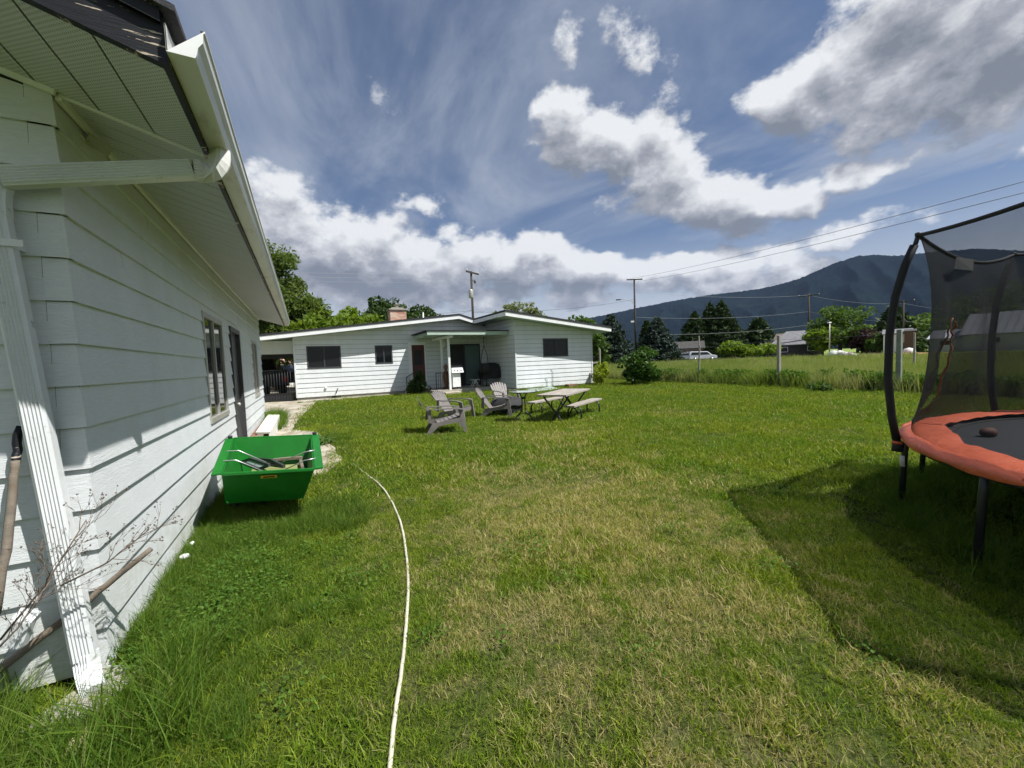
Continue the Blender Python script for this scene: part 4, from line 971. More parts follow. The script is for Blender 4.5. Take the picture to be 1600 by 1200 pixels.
q = onnet(1507, 408); mb = MB(); A_ = onnet(1494, 402, -.01); B_ = onnet(1522, 405, -.01); C_ = onnet(1520, 423, -.01); D_ = onnet(1491, 420, -.01); mb.add([A_, B_, C_, D_], [(0, 1, 2, 3)]); part(mb, 'net_label', mat('grey_tag', (.06, .063, .063), .8), netp)
bq = Gp(1545, 663, .78); mb = MB(); mb.lathe([(0, -.12), (.035, -.105), (.065, -.06), (.075, 0), (.065, .06), (.035, .105), (0, .12)], seg=20)
bo = mb.build('ball', M['ball'], None); bo.rotation_euler = (math.pi / 2, .0, 1.2); bo.scale = (.62, .62, .62); bo.location = (bq.x, bq.y, ZR + .008); tag(bo, 'worn brown oval ball lying on the black trampoline mat', 'ball')
# ---- hose
hp = [(606, 1290), (610, 1200), (617, 1130), (628, 1050), (635, 980), (638, 920), (635, 870), (626, 820), (610, 782), (590, 757), (568, 739), (548, 724)]
pts = []
base = [Gp(*q_) for q_ in hp]
for i in range(len(base) - 1):
    p0, p1_, p2_, p3_ = base[max(i - 1, 0)], base[i], base[i + 1], base[min(i + 2, len(base) - 1)]
    for k in range(5):
        u = k / 5; q = .5 * ((2 * p1_) + (p2_ - p0) * u + (2 * p0 - 5 * p1_ + 4 * p2_ - p3_) * u * u + (3 * p1_ - p0 - 3 * p2_ + p3_) * u ** 3); q = q.copy(); q.z = gz(q.y) + .019 + .008 * math.sin(i * 3 + k); pts.append(q)
mb = MB(); mb.tube(pts, .0098, 10); tag(mb.build('garden_hose', M['hose']), 'white garden hose curving across the lawn from the bottom edge towards the path', 'hose')
# ---- green cart
ct = thing('garden_cart', 'bright green tipped yard cart beside the white garage wall, loaded with scrap', 'cart', (-.35, 4.9, gz(4.9)))
FL, FR = Gp(337, 743, .62), Gp(497, 733, .58); BL, BR = Gp(365, 686, .76), Gp(487, 681, .72)
fl, fr_ = Gp(352, 787, .27), Gp(474, 779, .26); bl, br = Vector((BL.x + .10, BL.y - .12, .36)), Vector((BR.x - .08, BR.y - .10, .34))
base_ = Vector(ct.location)
L8 = [v - base_ for v in (fl, fr_, br, bl, FL + Vector((.04, .01, 0)), FR + Vector((-.03, .01, 0)), BR, BL)]
mb = MB(); th = .012
def inset(v, c, k): return v + (c - v) * k
def wallq(a, b, c, d, nrm):
    nrm = Vector(nrm) * th; mb.hexa([a, b, b + nrm, a + nrm, d, c, c + nrm, d + nrm])
cb_ = sum(L8, Vector()) / 8
def wq(i, j, k, l):
    a, b, c, d = L8[i], L8[j], L8[k], L8[l]; nr = (b - a).cross(d - a).normalized()
    if nr.dot(cb_ - a) < 0: nr = -nr
    wallq(a, b, c, d, nr)
# rounded lower corners on the front panel
def panel(a, b, c, d, rad=.09):
    """a,b bottom; c,d top"""
    x = (b - a).normalized(); y = (d - a).normalized(); x2 = (a - b).normalized(); y2 = (c - b).normalized()
    pl_ = [a + y * rad] + [a + y * rad * (1 - math.sin(t_)) + x * rad * (1 - math.cos(t_)) for t_ in (.4, .8, 1.2)] + [a + x * rad, b + x2 * rad] + [b + y2 * rad * (1 - math.sin(t_)) + x2 * rad * (1 - math.cos(t_)) for t_ in (1.2, .8, .4)] + [b + y2 * rad, c, d]
    nr = (b - a).cross(d - a).normalized() 
    if nr.dot(cb_ - a) < 0: nr = -nr
    n_ = len(pl_); mb.add(pl_ + [p_ + nr * th for p_ in pl_], [tuple(range(n_)), tuple(range(2 * n_ - 1, n_ - 1, -1))] + [(i, (i + 1) % n_, n_ + (i + 1) % n_, n_ + i) for i in range(n_)])
panel(L8[0], L8[1], L8[5], L8[4]); wq(1, 2, 6, 5); wq(3, 0, 4, 7); wq(2, 3, 7, 6); wq(0, 1, 2, 3)
part(mb, 'tub', M['green'], ct)
mb = MB()
def rim(a, b, w, out, h=.03):
    mb.bar(a + Vector(out) * w / 2, b + Vector(out) * w / 2, w, h)
rim(L8[4] + Vector((-.0, 0, .004)), L8[7] + Vector((0, 0, .004)), .075, (-1, 0, 0), .018); rim(L8[5] + Vector((0, 0, .004)), L8[6] + Vector((0, 0, .004)), .075, (1, 0, 0), .018)
mb.bar(L8[4], L8[5], .022, .028); mb.bar(L8[7] + Vector((0, .01, 0)), L8[6] + Vector((0, .01, 0)), .03, .03)
part(mb, 'rim', M['green'], ct, bevel=.004)
mb = MB(); mb.tube([L8[7] + Vector((-.03, .0, .012)), L8[7] + Vector((-.03, 0, .04))], .022, 10); mb.tube([L8[6] + Vector((.03, .0, .012)), L8[6] + Vector((.03, 0, .04))], .022, 10)
part(mb, 'corner_knobs', M['rubber'], ct)
mb = MB()
for u, v, pull in ((.28, .22, .38), (.55, .45, .38)):
    a, b = L8[4].lerp(L8[7], u) + Vector((-.02, 0, .02)), L8[5].lerp(L8[6], v) + Vector((.02, 0, .02)); ml = a.lerp(b, .42) + Vector((0, .1, -.14)); mr = a.lerp(b, .60) + Vector((0, .1, -.14))
    mb.tube([a, a + Vector((.1, .01, -.01)), ml], .006, 6); mb.tube([b, b + Vector((-.1, .01, -.01)), mr], .006, 6)
part(mb, 'tie_rods', M['galv'], ct)
mb = MB(); c_ = L8[5].lerp(L8[4], .50); yv = (L8[0] - L8[4]).normalized(); xv = (L8[5] - L8[4]).normalized(); nr = xv.cross(-yv).normalized()
if nr.y > 0: nr = -nr
c_ = c_ + yv * .045 + nr * .014
mb.hexa([c_ - xv * .065 + yv * .028, c_ + xv * .065 + yv * .028, c_ + xv * .065 + yv * .028 + nr * .003, c_ - xv * .065 + yv * .028 + nr * .003, c_ - xv * .065 - yv * .012, c_ + xv * .065 - yv * .012, c_ + xv * .065 - yv * .012 + nr * .003, c_ - xv * .065 - yv * .012 + nr * .003])
dec = part(mb, 'maker_plate', mat('yellow_plate', (.55, .38, .02), .5), ct)
mb = MB(); mb.hexa([c_ - xv * .045 + yv * .016 + nr * .003, c_ + xv * .045 + yv * .016 + nr * .003, c_ + xv * .045 + yv * .016 + nr * .0045, c_ - xv * .045 + yv * .016 + nr * .0045, c_ - xv * .045 - yv * .000 + nr * .003, c_ + xv * .045 - yv * .000 + nr * .003, c_ + xv * .045 - yv * .0 + nr * .0045, c_ - xv * .045 - yv * .0 + nr * .0045]); part(mb, 'plate_lettering', M['blackplain'], dec)
for s in (0, 1):
    cx_ = (-.36 if s == 0 else .20); wq_ = MB(); pts_ = []
    wq_.lathe([(.0, -.045), (.10, -.05), (.165, -.05), (.185, -.03), (.185, .03), (.165, .05), (.10, .05), (0, .045)], seg=28)
    wh = part(wq_, 'wheel', M['rubber'], ct); wh.rotation_euler = (0, math.pi / 2, 0); wh.location = (cx_ - .0, .15, .185)
    hb = MB(); hb.lathe([(.0, -.053), (.08, -.053), (.09, -.051), (.09, .051), (.08, .053), (0, .053)], seg=20); part(hb, 'rim', M['galv'], wh)
mb = MB(); mb.tube([(-.36, .15, .185), (.20, .15, .185)], .015, 8); mb.box(-.28, .12, .10, .20, .20, .30); mb.tube([(-.05, .15, .24), (-.05, -.2, .20)], .02, 8); part(mb, 'undercarriage', M['steelblk'], ct)
# scrap in the cart
def plate(name, label, cat, quad, th_, m_):
    q = [Vector(v) for v in quad]; nr = (q[1] - q[0]).cross(q[3] - q[0]).normalized() * th_
    c = sum(q, Vector()) / 4; mb = MB(); mb.hexa([v - c for v in q] + [v - c + nr for v in q]); o = mb.build(name, m_, None, bevel=.002); o.location = c; return tag(o, label, cat)
zf = .44
qd = [Gp(395, 725, zf), Gp(469, 737, zf + .01), Gp(474, 716, zf), Gp(420, 712, zf)]
plate('plywood_sheet', 'mossy plywood sheet lying in the bottom of the green cart', 'board', [(qd[0].x, 4.55, .40), (FR.x - .14, 4.4, .40), (BR.x - .12, 5.15, .42), (qd[0].x + .02, 5.2, .42)], .015, mat('mossy_ply', (.20, .22, .08), .9, .3, 8))
def frame_item(px0, py0, px1, py1, px2, py2, px3, py3, z, lab, m_, gm=None):
    q = [Gp(px0, py0, z), Gp(px1, py1, z), Gp(px2, py2, z + .05), Gp(px3, py3, z + .05)]; c = sum(q, Vector()) / 4
    t = thing('window_screen', lab, 'screen', c, group='scrap screens in the cart'); mb = MB()
    for a, b in zip(q, q[1:] + q[:1]): mb.bar(a - c, b - c, .022, .028)
    part(mb, 'frame', m_, t); mb = MB(); mb.add([v - c for v in q], [(0, 1, 2, 3)]); part(mb, 'panel', gm or M['glasstop'], t)
frame_item(377, 722, 404, 733, 421, 727, 392, 717, .52, 'pale grey framed screen on top of the scrap in the green cart', M['darkframe'], mat('screen_grey', (.30, .36, .36), .5, .1))
frame_item(393, 716, 420, 726, 444, 729, 424, 719, .50, 'black framed screen lying half under the pale one in the green cart', M['darkframe'], M['dark'])
mb = MB(); a, b = Gp(428, 718, .50), Gp(472, 715, .50); mb.bar(a, b, .05, .03); tag(mb.build('plank', M['wood'], bevel=.003), 'short pale plank lying across the back of the green cart', 'plank')
mb = MB(); a, b = Gp(470, 722, .46), Gp(473, 734, .46); mb.bar(a, b, .03, .06); tag(mb.build('wood_block', M['wood'], bevel=.003), 'small pale wood block at the right inside the green cart', 'block')
# ---- lumber beside the garage
wl = [Gp(400, 675, .40), Gp(423, 674, .40), Gp(437, 648, .40), Gp(419, 647, .40)]
x0, x1 = min(-.62, wl[0].x), wl[1].x; y0, y1 = wl[0].y, wl[2].y
x0 = -.56; x1 = -.20; y0 = 8.0; y1 = 10.6
bt = thing('painted_bench_top', 'flaking white painted plank box lying on timber blocks by the garage door', 'bench', (0, 0, 0))
a0_, a1_, b0_, b1_ = Gp(400, 675, .38), Gp(422, 675, .38), Gp(437, 648, .38), Gp(419, 647.5, .38)
mb = MB(); Z1 = .38; mb.hexa([(v.x, v.y, Z1 - .03) for v in (a0_, a1_, b0_, b1_)] + [(v.x, v.y, Z1) for v in (a0_, a1_, b0_, b1_)]); part(mb, 'top', M['whitewood'], bt)
mb = MB(); mb.hexa([(a1_.x - .02, a1_.y, .12), (a1_.x, a1_.y, .12), (b0_.x, b0_.y, .14), (b0_.x - .02, b0_.y, .14), (a1_.x - .02, a1_.y, .348), (a1_.x, a1_.y, .348), (b0_.x, b0_.y, .348), (b0_.x - .02, b0_.y, .348)]); part(mb, 'side_board', M['whitewood'], bt)
for k, (u, lab) in enumerate(((.06, 'brown timber block under the near end of the white plank box'), (.75, 'brown timber block under the far end of the white plank box'))):
    yy = a0_.y + (b1_.y - a0_.y) * u; mb = MB(); mb.box(-.92, a1_.x - .05 + (b0_.x - a1_.x) * u, yy, yy + .14, gz(yy) + .03, .345); tag(mb.build('timber_block', M['brownwood'], bevel=.006), lab, 'block', 'timber blocks under the plank box')
for k in range(2):
    mb = MB(); xx = XW + .07 + k * .115; mb.bar((xx, 7.9 + k * .15, .30 + .02 * k), (xx + .02, 10.9 - k * .3, .32 + .02 * k), .10, .035); tag(mb.build('brown_plank', M['wood'] if k else M['brownwood'], bevel=.003), ['dark brown plank lying tight against the garage wall', 'paler brown plank between the wall plank and the white box'][k], 'plank', 'planks by the garage wall')
mb = MB(); mb.hexa([(-.06, 7.9, .09), (.16, 7.9, .09), (.10, 9.6, .11), (-.10, 9.6, .11), (-.06, 7.9, .125), (.16, 7.9, .125), (.10, 9.6, .145), (-.10, 9.6, .145)]); tag(mb.build('grey_plank', M['greywood'], bevel=.003), 'weathered grey plank lying on the path right of the white box', 'plank')
# ---- cellar hatch board by the wing
a, b, c, d = Gp(815, 606.5, .20), Gp(832, 613, .17), Gp(874, 607.5, .17), Gp(856, 603.5, .24)
plate('cellar_hatch', 'flat pale hatch board lying on the grass along the right wing of the house', 'hatch', [a, b, c, d], .03, mat('hatch_paint', (.34, .40, .39), .6, .1, 3))
mb = MB(); q = Yp(893, 603, 15.45); mb.box(q.x - .28, q.x + .28, 15.3, 15.6, gz(15.5), gz(15.5) + .16); tag(mb.build('planter_box', M['brownwood'], bevel=.01), 'low dark planter box standing against the right wing wall', 'planter')
# ---- on the porch
q = Yp(713, 605, 17.05); gr = thing('gas_grill', 'white gas grill cart standing by the porch post', 'grill', (q.x, 17.1, PZ))
mb = MB(); mb.box(-.20, .17, -.2, .2, .10, .72); part(mb, 'cabinet', M['trimwhite'], gr, bevel=.01)
mb = MB(); mb.hexa([(-.26, -.30, .74), (.30, -.30, .74), (.30, .25, .74), (-.26, .25, .74), (-.24, -.22, .96), (.28, -.22, .96), (.28, .25, .96), (-.24, .25, .96)]); cp = part(mb, 'console', M['trimwhite'], gr, bevel=.01)
for k in range(3): mb = MB(); mb.tube([(-.14 + .16 * k, -.25, .85), (-.14 + .16 * k, -.30, .845)], .025, 10); part(mb, 'knob', M['steelblk'], cp)
mb = MB(); mb.sweep([(-.24, .03, .965), (.28, .03, .965)], [(-.20, 0), (.20, 0), (.19, .12), (.10, .22), (-.10, .22), (-.19, .12)], smooth=False); part(mb, 'hood', M['steelblk'], gr)
for sx_ in (-.17, .14):
    for sy_ in (-.17, .17): mb = MB(); mb.tube([(sx_, sy_, 0), (sx_, sy_, .10)], .03, 10); part(mb, 'caster', M['rubber'], gr)
q = Yp(768, 590, 17.7); kg = thing('covered_barbecue', 'bulky barbecue under a black cover in the porch corner', 'barbecue', (q.x, 17.7, PZ))
mb = MB(); rg = np.random.default_rng(2); nr_ = 24; profc = [(.0, 1.12), (.25, 1.10), (.42, 1.0), (.50, .88), (.52, .55), (.50, .34)]
vs = []
for r, z in profc:
    for k in range(nr_):
        a = 2 * math.pi * k / nr_; w_ = 1 + .06 * math.sin(5 * a + z * 4) + .04 * math.sin(9 * a); ex = abs(math.cos(a)) ** .4 * math.copysign(1, math.cos(a)); ey = abs(math.sin(a)) ** .4 * math.copysign(1, math.sin(a)); vs.append((r * ex * w_ * 1.05, r * ey * w_ * .75, z + .02 * math.sin(3 * a)))
fs = [(i * nr_ + k, i * nr_ + (k + 1) % nr_, (i + 1) * nr_ + (k + 1) % nr_, (i + 1) * nr_ + k) for i in range(len(profc) - 1) for k in range(nr_)]
mb.add(vs, fs, 0, True); part(mb, 'cover', M['rubber'], kg)
for sx_ in (-.38, .38):
    for sy_ in (-.22, .22): mb = MB(); mb.tube([(sx_, sy_, 0), (sx_, sy_, .4)], .025, 8); part(mb, 'leg', M['steelblk'], kg)
mb = MB(); mb.box(-.42, .42, -.26, .26, .16, .18); part(mb, 'shelf', M['alum'], kg)
q = Yp(757, 560, 17.3); hs = thing('hanging_swing', 'dark hanging rope swing seat hung from the porch roof', 'swing', (q.x, 17.3, PZ))
for s in (-1, 1): mb = MB(); mb.tube([(0, 0, 2.5), (0, 0, 1.95), (s * .14, 0, 1.5), (s * .20, .02, 1.0)], .016, 6); part(mb, 'rope', M['steelblk'], hs)
mb = MB(); mb.lathe([(0, .62), (.18, .66), (.27, .80), (.25, 1.0), (.18, 1.12)], seg=16); part(mb, 'seat', M['rubber'], hs)
q = Yp(742, 600, 17.4); rk = thing('folding_stool', 'small white folding stool on the porch left of the covered barbecue', 'stool', (q.x, 17.4, PZ))
mb = MB(); mb.box(-.2, .2, -.14, .14, .34, .37); part(mb, 'seat', M['alum'], rk)
for s in (-1, 1):
    mb = MB(); mb.tube([(-.18, s * .12, 0), (0, s * .12, .34)], .012, 6); mb.tube([(.18, s * .12, 0), (0, s * .12, .34)], .012, 6); part(mb, 'legs', M['trimwhite'], rk)
q = Yp(697, 590, 17.6); bs_ = thing('garden_statue', 'brown garden figurine behind the porch railing beside the post', 'statue', (q.x, 17.6, PZ))
mb = MB(); mb.lathe([(.16, 0), (.16, .06), (.09, .12), (.12, .35), (.15, .6), (.10, .8), (.05, .88), (.09, .95), (.10, 1.03), (.06, 1.12), (0, 1.14)], seg=14); part(mb, 'body', M['brownwood'], bs_)
# ---- garage corner: splash block, sticks, loose pipe, paper
a = Gp(140, 1095); mb = MB(); mb.hexa([(-.13, -.16, -.02), (.13, -.16, -.02), (.10, .18, -.02), (-.10, .18, -.02), (-.14, -.16, .035), (.14, -.16, .035), (.10, .18, .055), (-.10, .18, .055)]); o = mb.build('splash_block', M['concrete'], bevel=.01); o.location = (a.x, a.y, .0); o.rotation_euler = (0, 0, -.5); tag(o, 'grey concrete splash block in the grass below the downspout', 'splash block')
def stick(pts, r, name, label, m_=None, r2=None):
    mb = MB(); pp = []
    for a, b in zip(pts, pts[1:]):
        for u in (0, .33, .66): q = Vector(a).lerp(Vector(b), u); q += Vector((rnd.uniform(-1, 1), rnd.uniform(-1, 1), rnd.uniform(-1, 1))) * r * .3; pp.append(q)
    pp.append(Vector(pts[-1])); mb.tube(pp, r, 8, r2=r2); return tag(mb.build(name, m_ or M['wood']), label, 'stick')
yb = YG - .16
yb = YG - .042
stick([Yp(237, 857, yb), Yp(165, 915, yb), Yp(130, 945, yb), Yp(60, 1000, yb), Yp(-40, 1075, yb - .02)], .013, 'stick', 'bare grey stick leaning behind the downspout and poking past the corner', r2=.018)
stick([Yp(24, 720, YG - .10), Yp(22, 760, YG - .13), Yp(10, 860, YG - .2), Yp(-8, 960, YG - .26)], .014, 'leaning_pole', 'thick leaning wooden pole left of the downspout', r2=.017)
stick([Yp(31, 665, YG - .06), Yp(27, 705, YG - .08), Yp(24, 725, YG - .10)], .015, 'black_pole_end', 'black metal piece on top of the leaning wooden pole', M['black'])
# white bent pipe piece
pz_ = [Yp(22, 1008, YG - .13), Yp(36, 970, YG - .13), Yp(50, 955, YG - .10)]; mb = MB(); mb.sweep(pz_, rib(.075, .05), up=(.2, 1, 0), smooth=False); tag(mb.build('pipe_offcut', M['downspout']), 'short white ribbed offcut of downspout in the weeds by the corner', 'pipe')
# small white things in the grass
for px, py, w_, nm, lab in ((290, 886, .035, 'mushroom_cap', 'small white mushroom in the grass by the garage wall'), (302, 865, .02, 'mushroom_cap', 'tiny white mushroom beyond the first, close to the garage wall')):
    q = Gp(px, py); mb = MB(); mb.lathe([(.008, 0), (.008, .05), (w_, .055), (w_ * .8, .075), (0, .085)], seg=12); o = mb.build(nm, M['trimwhite']); o.location = (q.x, q.y, 0.02 + gz(q.y)); tag(o, lab, 'mushroom')
q = Gp(122, 1185); mb = MB(); mb.add([(-.03, -.05, .05), (.02, -.06, .06), (.035, .0, .09), (.01, .06, .075), (-.03, .03, .065)], [(0, 1, 2, 3, 4)]); o = mb.build('dry_leaf', mat('dry_leaf', (.62, .55, .30), .8, .3, 60)); o.location = (q.x, q.y, .02); tag(o, 'pale yellow dead leaf in the grass at the bottom left', 'leaf')
# ================================================================ VEGETATION
def leaves(name, C, size, mat_, parent=None, up=.35, seed=1, aspect=1.6, droop=0):
    """C (n,3) centres -> n diamond leaves with random orientation"""
    r = np.random.default_rng(seed); n = len(C)
    nrm = r.normal(size=(n, 3)); nrm[:, 2] += up * 2; nrm /= np.linalg.norm(nrm, axis=1)[:, None]
    t_ = r.normal(size=(n, 3)); t_[:, 2] -= droop; t_ -= (t_ * nrm).sum(1)[:, None] * nrm; t_ /= np.linalg.norm(t_, axis=1)[:, None]
    b = np.cross(nrm, t_); s = size * r.uniform(.6, 1.35, n)[:, None]
    v = np.stack([C - t_ * s * aspect * .5, C + b * s * .45 + nrm * s * .1, C + t_ * s * aspect * .5, C - b * s * .45 + nrm * s * .1], 1).reshape(-1, 3)
    f = np.arange(n * 4).reshape(n, 4)
    return npmesh(name, v, f, mat_, parent)
def crown_points(blobs, n, seed, clump=.30, inner=.35, flat=.8):
    """blobs: (x,y,z,rx,ry,rz). clumpy leaf positions: leaf clusters on shells of random sub lobes"""
    r = np.random.default_rng(seed); out = []
    vol = np.array([b[3] * b[4] * b[5] for b in blobs]) ** .67; vol = vol / vol.sum()
    for b, w_ in zip(blobs, vol):
        k = int(n * w_); m = max(5, int(9 + 26 * w_ * len(blobs) ** .3))
        d = r.normal(size=(m, 3)); d /= np.linalg.norm(d, axis=1)[:, None]
        rad = r.uniform(.45, .88, m)[:, None]; cc = d * rad; cr = r.uniform(clump * .7, clump * 1.35, m)
        idx = r.integers(0, m, k); q = r.normal(size=(k, 3)); q /= np.linalg.norm(q, axis=1)[:, None]
        q *= (r.uniform(inner, 1, k) ** .5)[:, None]; q[:, 2] *= flat
        p = cc[idx] + q * cr[idx][:, None]
        out.append(np.array(b[:3]) + p * np.array(b[3:6]))
    return np.concatenate(out)
def limbs(par, base_r, h, tips, m_=None, seed=1, name='trunk', lean=(0, 0)):
    mb = MB(); r = random.Random(seed); top = Vector((lean[0], lean[1], h))
    path = [Vector((0, 0, -.1)), Vector((lean[0] * .3 + r.uniform(-.03, .03) * h, lean[1] * .3, h * .35)), Vector((lean[0] * .7, lean[1] * .7 + r.uniform(-.03, .03) * h, h * .7)), top]
    mb.tube(path, [base_r * 1.25, base_r * .9, base_r * .6, base_r * .25], 8)
    for tp in tips:
        tp = Vector(tp); st = path[1].lerp(top, r.uniform(.1, .6)); mid = st.lerp(tp, .5) + Vector((0, 0, (tp - st).length * .12)); mb.tube([st, mid, tp], [base_r * .42, base_r * .25, base_r * .07], 6)
    return part(mb, name, m_ or M['bark'], par)
def tree(name, label, cat, base, blobs, n, leaf, lm, group=None, trunk=.2, seed=1, clump=.30, rz=0, **kw):
    t = thing(name, label, cat, base, rz, group)
    r = random.Random(seed); P_ = crown_points(blobs, n, seed, clump)
    leaves('crown', P_, leaf, lm, t, seed=seed, **kw)
    zc_ = sum(b[2] for b in blobs) / len(blobs)
    tips = [(b[0] + r.uniform(-.5, .5) * b[3], b[1] + r.uniform(-.5, .5) * b[4], b[2] + r.uniform(-.2, .5) * b[5]) for b in blobs for _ in range(3)]
    limbs(t, trunk, zc_, tips, seed=seed); return t
def conifer(name, label, base, h, rad, lm, seed=1, n_lv=22, leaf=.3, group=None, low=.06, power=.8, trunk=.2, droop=.25, cat='tree', per=1.0):
    t = thing(name, label, cat, base, 0, group); r = np.random.default_rng(seed); P_ = []
    mbt = MB(); mbt.tube([(0, 0, -.1), (0, 0, h * .5), (0, 0, h * .97)], [trunk * 1.2, trunk * .6, .02], 8)
    for i in range(n_lv):
        u = low + (1 - low) * i / n_lv; L0 = rad * (1 - u) ** power
        nb = max(4, int(9 * (1 - u) + 5)); a0_ = r.uniform(0, 6)
        for k in range(nb):
            a = a0_ + 2 * math.pi * k / nb + r.uniform(-.25, .25); L = L0 * r.uniform(.72, 1.12); m = max(3, int(L / leaf * 9 * per))
            s = r.uniform(.12, 1, m) ** .75; wd = .16 * L * (1 - s * .75) + leaf * .2
            off = r.normal(size=(m, 2)) * wd[:, None]
            z = h * u - droop * L * s + .18 * L * s ** 2 + r.normal(size=m) * leaf * .25 + h / n_lv * r.uniform(-.4, .4)
            P_.append(np.stack([math.cos(a) * L * s - math.sin(a) * off[:, 0], math.sin(a) * L * s + math.cos(a) * off[:, 0], z], 1))
            if i % 2 == 0: mbt.tube([(0, 0, h * u), (math.cos(a) * L * .8, math.sin(a) * L * .8, h * u - droop * L * .7)], [trunk * .2, .012], 5)
    P_ = np.concatenate(P_); P_ = P_[P_[:, 2] > .1]
    leaves('crown', P_, leaf, lm, t, seed=seed, up=.15, aspect=2.2, droop=.3); part(mbt, 'trunk', M['bark'], t); return t
LM = dict(
 willow=leafmat('willow_leaf', (.085, .13, .03), (.15, .20, .055), .4), young=leafmat('fresh_leaf', (.10, .17, .02), (.19, .25, .035), .45),
 dark=leafmat('dark_leaf', (.028, .060, .018), (.07, .11, .032), .25), mid=leafmat('mid_leaf', (.05, .10, .022), (.11, .17, .04), .35),
 pale=leafmat('pale_leaf', (.16, .19, .10), (.26, .28, .17), .35), spruce=leafmat('blue_spruce_needle', (.030, .050, .040), (.085, .115, .095), .1),
 fir=leafmat('fir_needle', (.018, .038, .014), (.055, .085, .028), .1), purple=leafmat('purple_leaf', (.035, .020, .024), (.07, .04, .045), .2),
 shrub=leafmat('shrub_leaf', (.03, .075, .018), (.09, .16, .035), .3, rough=.35), lime=leafmat('lime_leaf', (.20, .27, .02), (.36, .40, .06), .45), hill=leafmat('hillside_leaf', (.035, .075, .018), (.09, .13, .035), .3),
 weed=leafmat('tuft_blade', (.06, .14, .02), (.13, .21, .035), .35), dryw=mat('dry_stem', (.16, .12, .09), .9, .3, 20))
GZ = .184
def base_at(px, py, D): q = Dp(px, py, D); return Vector((q.x, q.y, GZ))
def ht(px, py, D): return Dp(px, py, D).z - GZ
def wpx(D, px=800): return D / 620. * (1 / math.sqrt(1 + ((px - 800) / 620) ** 2))     # metres per photo pixel (roughly, sideways)
# --- behind the garage and house, left
b = base_at(432, 560, 30); s = wpx(30, 440)
tree('willow_tree', 'tall pale green willow rising behind the far end of the garage', 'tree', b,
     [(-3.0, 1, 5.2, 3.0, 2.5, 3.4), (-.3, 0, 6.6, 2.6, 2.2, 2.4), (.9, 0, 4.6, 2.5, 2, 2.3), (-2.0, 0, 8.2, 2.2, 2, 1.7), (1.5, .2, 6.0, 1.7, 1.5, 1.7), (-1.2, 0, 3.0, 2.6, 2, 1.8)], 30000, .13, LM['willow'], trunk=.3, seed=3, clump=.40, droop=.8, aspect=2.4)
for i, (px, ptop, D, w_, lab) in enumerate(((498, 492, 27, 1.5, 'low fresh green tree over the left end of the house roof, next to the willow'), (527, 476, 29, 2.0, 'taller fresh green tree over the house roof, right of the low one'), (562, 480, 30, 1.7, 'fresh green tree over the house roof, directly left of the dark maples'))):
    b = base_at(px, 560, D); h = ht(px, ptop, D)
    tree('leafy_tree', lab, 'tree', b, [(0, 0, h * .72, w_, w_, h * .27), (-w_ * .5, .3, h * .55, w_ * .9, w_, h * .28), (w_ * .6, 0, h * .55, w_ * .8, w_, h * .27)], 4800, .20, LM['young'], 'trees over the house roof', .14, 20 + i, .38)
for i, (px, ptop, D, w_, lab) in enumerate(((598, 465, 36, 2.1, 'dark round maple directly left of the brick chimney'), (648, 468, 37, 2.4, 'dark round maple directly right of the brick chimney'))):
    b = base_at(px, 560, D); h = ht(px, ptop, D)
    tree('maple_tree', lab, 'tree', b, [(0, 0, h * .74, w_, w_, h * .25), (-w_ * .5, 0, h * .6, w_ * .8, w_, h * .22), (w_ * .6, 0, h * .58, w_ * .8, w_, h * .25)], 7000, .22, LM['dark'], 'maples by the chimney', .18, 30 + i, .42)
b = base_at(812, 560, 40); h = ht(812, 468, 40)
tree('pale_tree', 'pale silvery green treetop showing above the right gable of the house', 'tree', b, [(0, 0, h * .82, 2.6, 2, h * .17), (1.8, 0, h * .74, 1.8, 1.6, h * .16)], 2600, .20, LM['pale'], None, .15, 41, .25)
b = base_at(912, 560, 42); h = ht(912, 488, 42)
tree('leafy_tree', 'small dark green treetop above the right end of the house roof', 'tree', b, [(0, 0, h * .75, 1.9, 1.6, h * .24), (.4, 0, h * .5, 2.0, 1.6, h * .28)], 2200, .22, LM['mid'], None, .15, 42, .3)
b = base_at(931, 560, 34)
tree('leafy_tree', 'green bushy tree seen just past the right corner of the house, under the eave', 'tree', b, [(0, 0, 1.7, 1.0, 1.0, 1.4), (.3, 0, 2.6, .9, .9, 1.0)], 1500, .2, LM['mid'], None, .1, 43, .3)
# --- conifers in the middle
for px, ptop, D, rad, lm, sd_, lab in ((955, 492, 48, 3.4, 'spruce', 51, 'dark blue spruce behind the house corner, left of the tall utility pole'), (1027, 496, 55, 3.5, 'spruce', 52, 'broad blue spruce right of the tall utility pole'),
                                 (1011, 500, 62, 2.2, 'fir', 58, 'narrow dark fir between the two blue spruces')):
    b = base_at(px, 560, D); conifer('spruce_tree', lab, b, ht(px, ptop, D) * 1.02, rad, LM[lm], sd_, 28, .20, 'spruces by the utility pole', power=.68, low=.04)
for px, ptop, D, rad, sd_, lab in ((1086, 488, 100, 6.2, 53, 'dark spreading fir left of the tallest pair of firs'), (1110, 474, 102, 6.0, 54, 'tall dark fir, left one of the tallest pair'), (1128, 471, 101, 6.4, 55, 'tall dark fir, right one of the tallest pair'), (1144, 498, 104, 5.4, 56, 'lower dark fir at the right edge of the fir group')):
    b = base_at(px, 560, D); conifer('fir_tree', lab, b, ht(px, ptop, D) * 1.04, rad, LM['fir'], sd_, 34, .26, 'group of dark firs beyond the field', power=.85, low=.08, droop=.18)
b = base_at(1185, 558, 105); conifer('fir_tree', 'lone distant fir against the mountain above the orchard trees', b, ht(1185, 496, 105), 5.0, LM['fir'], 57, 16, .7, power=.7, per=.8)
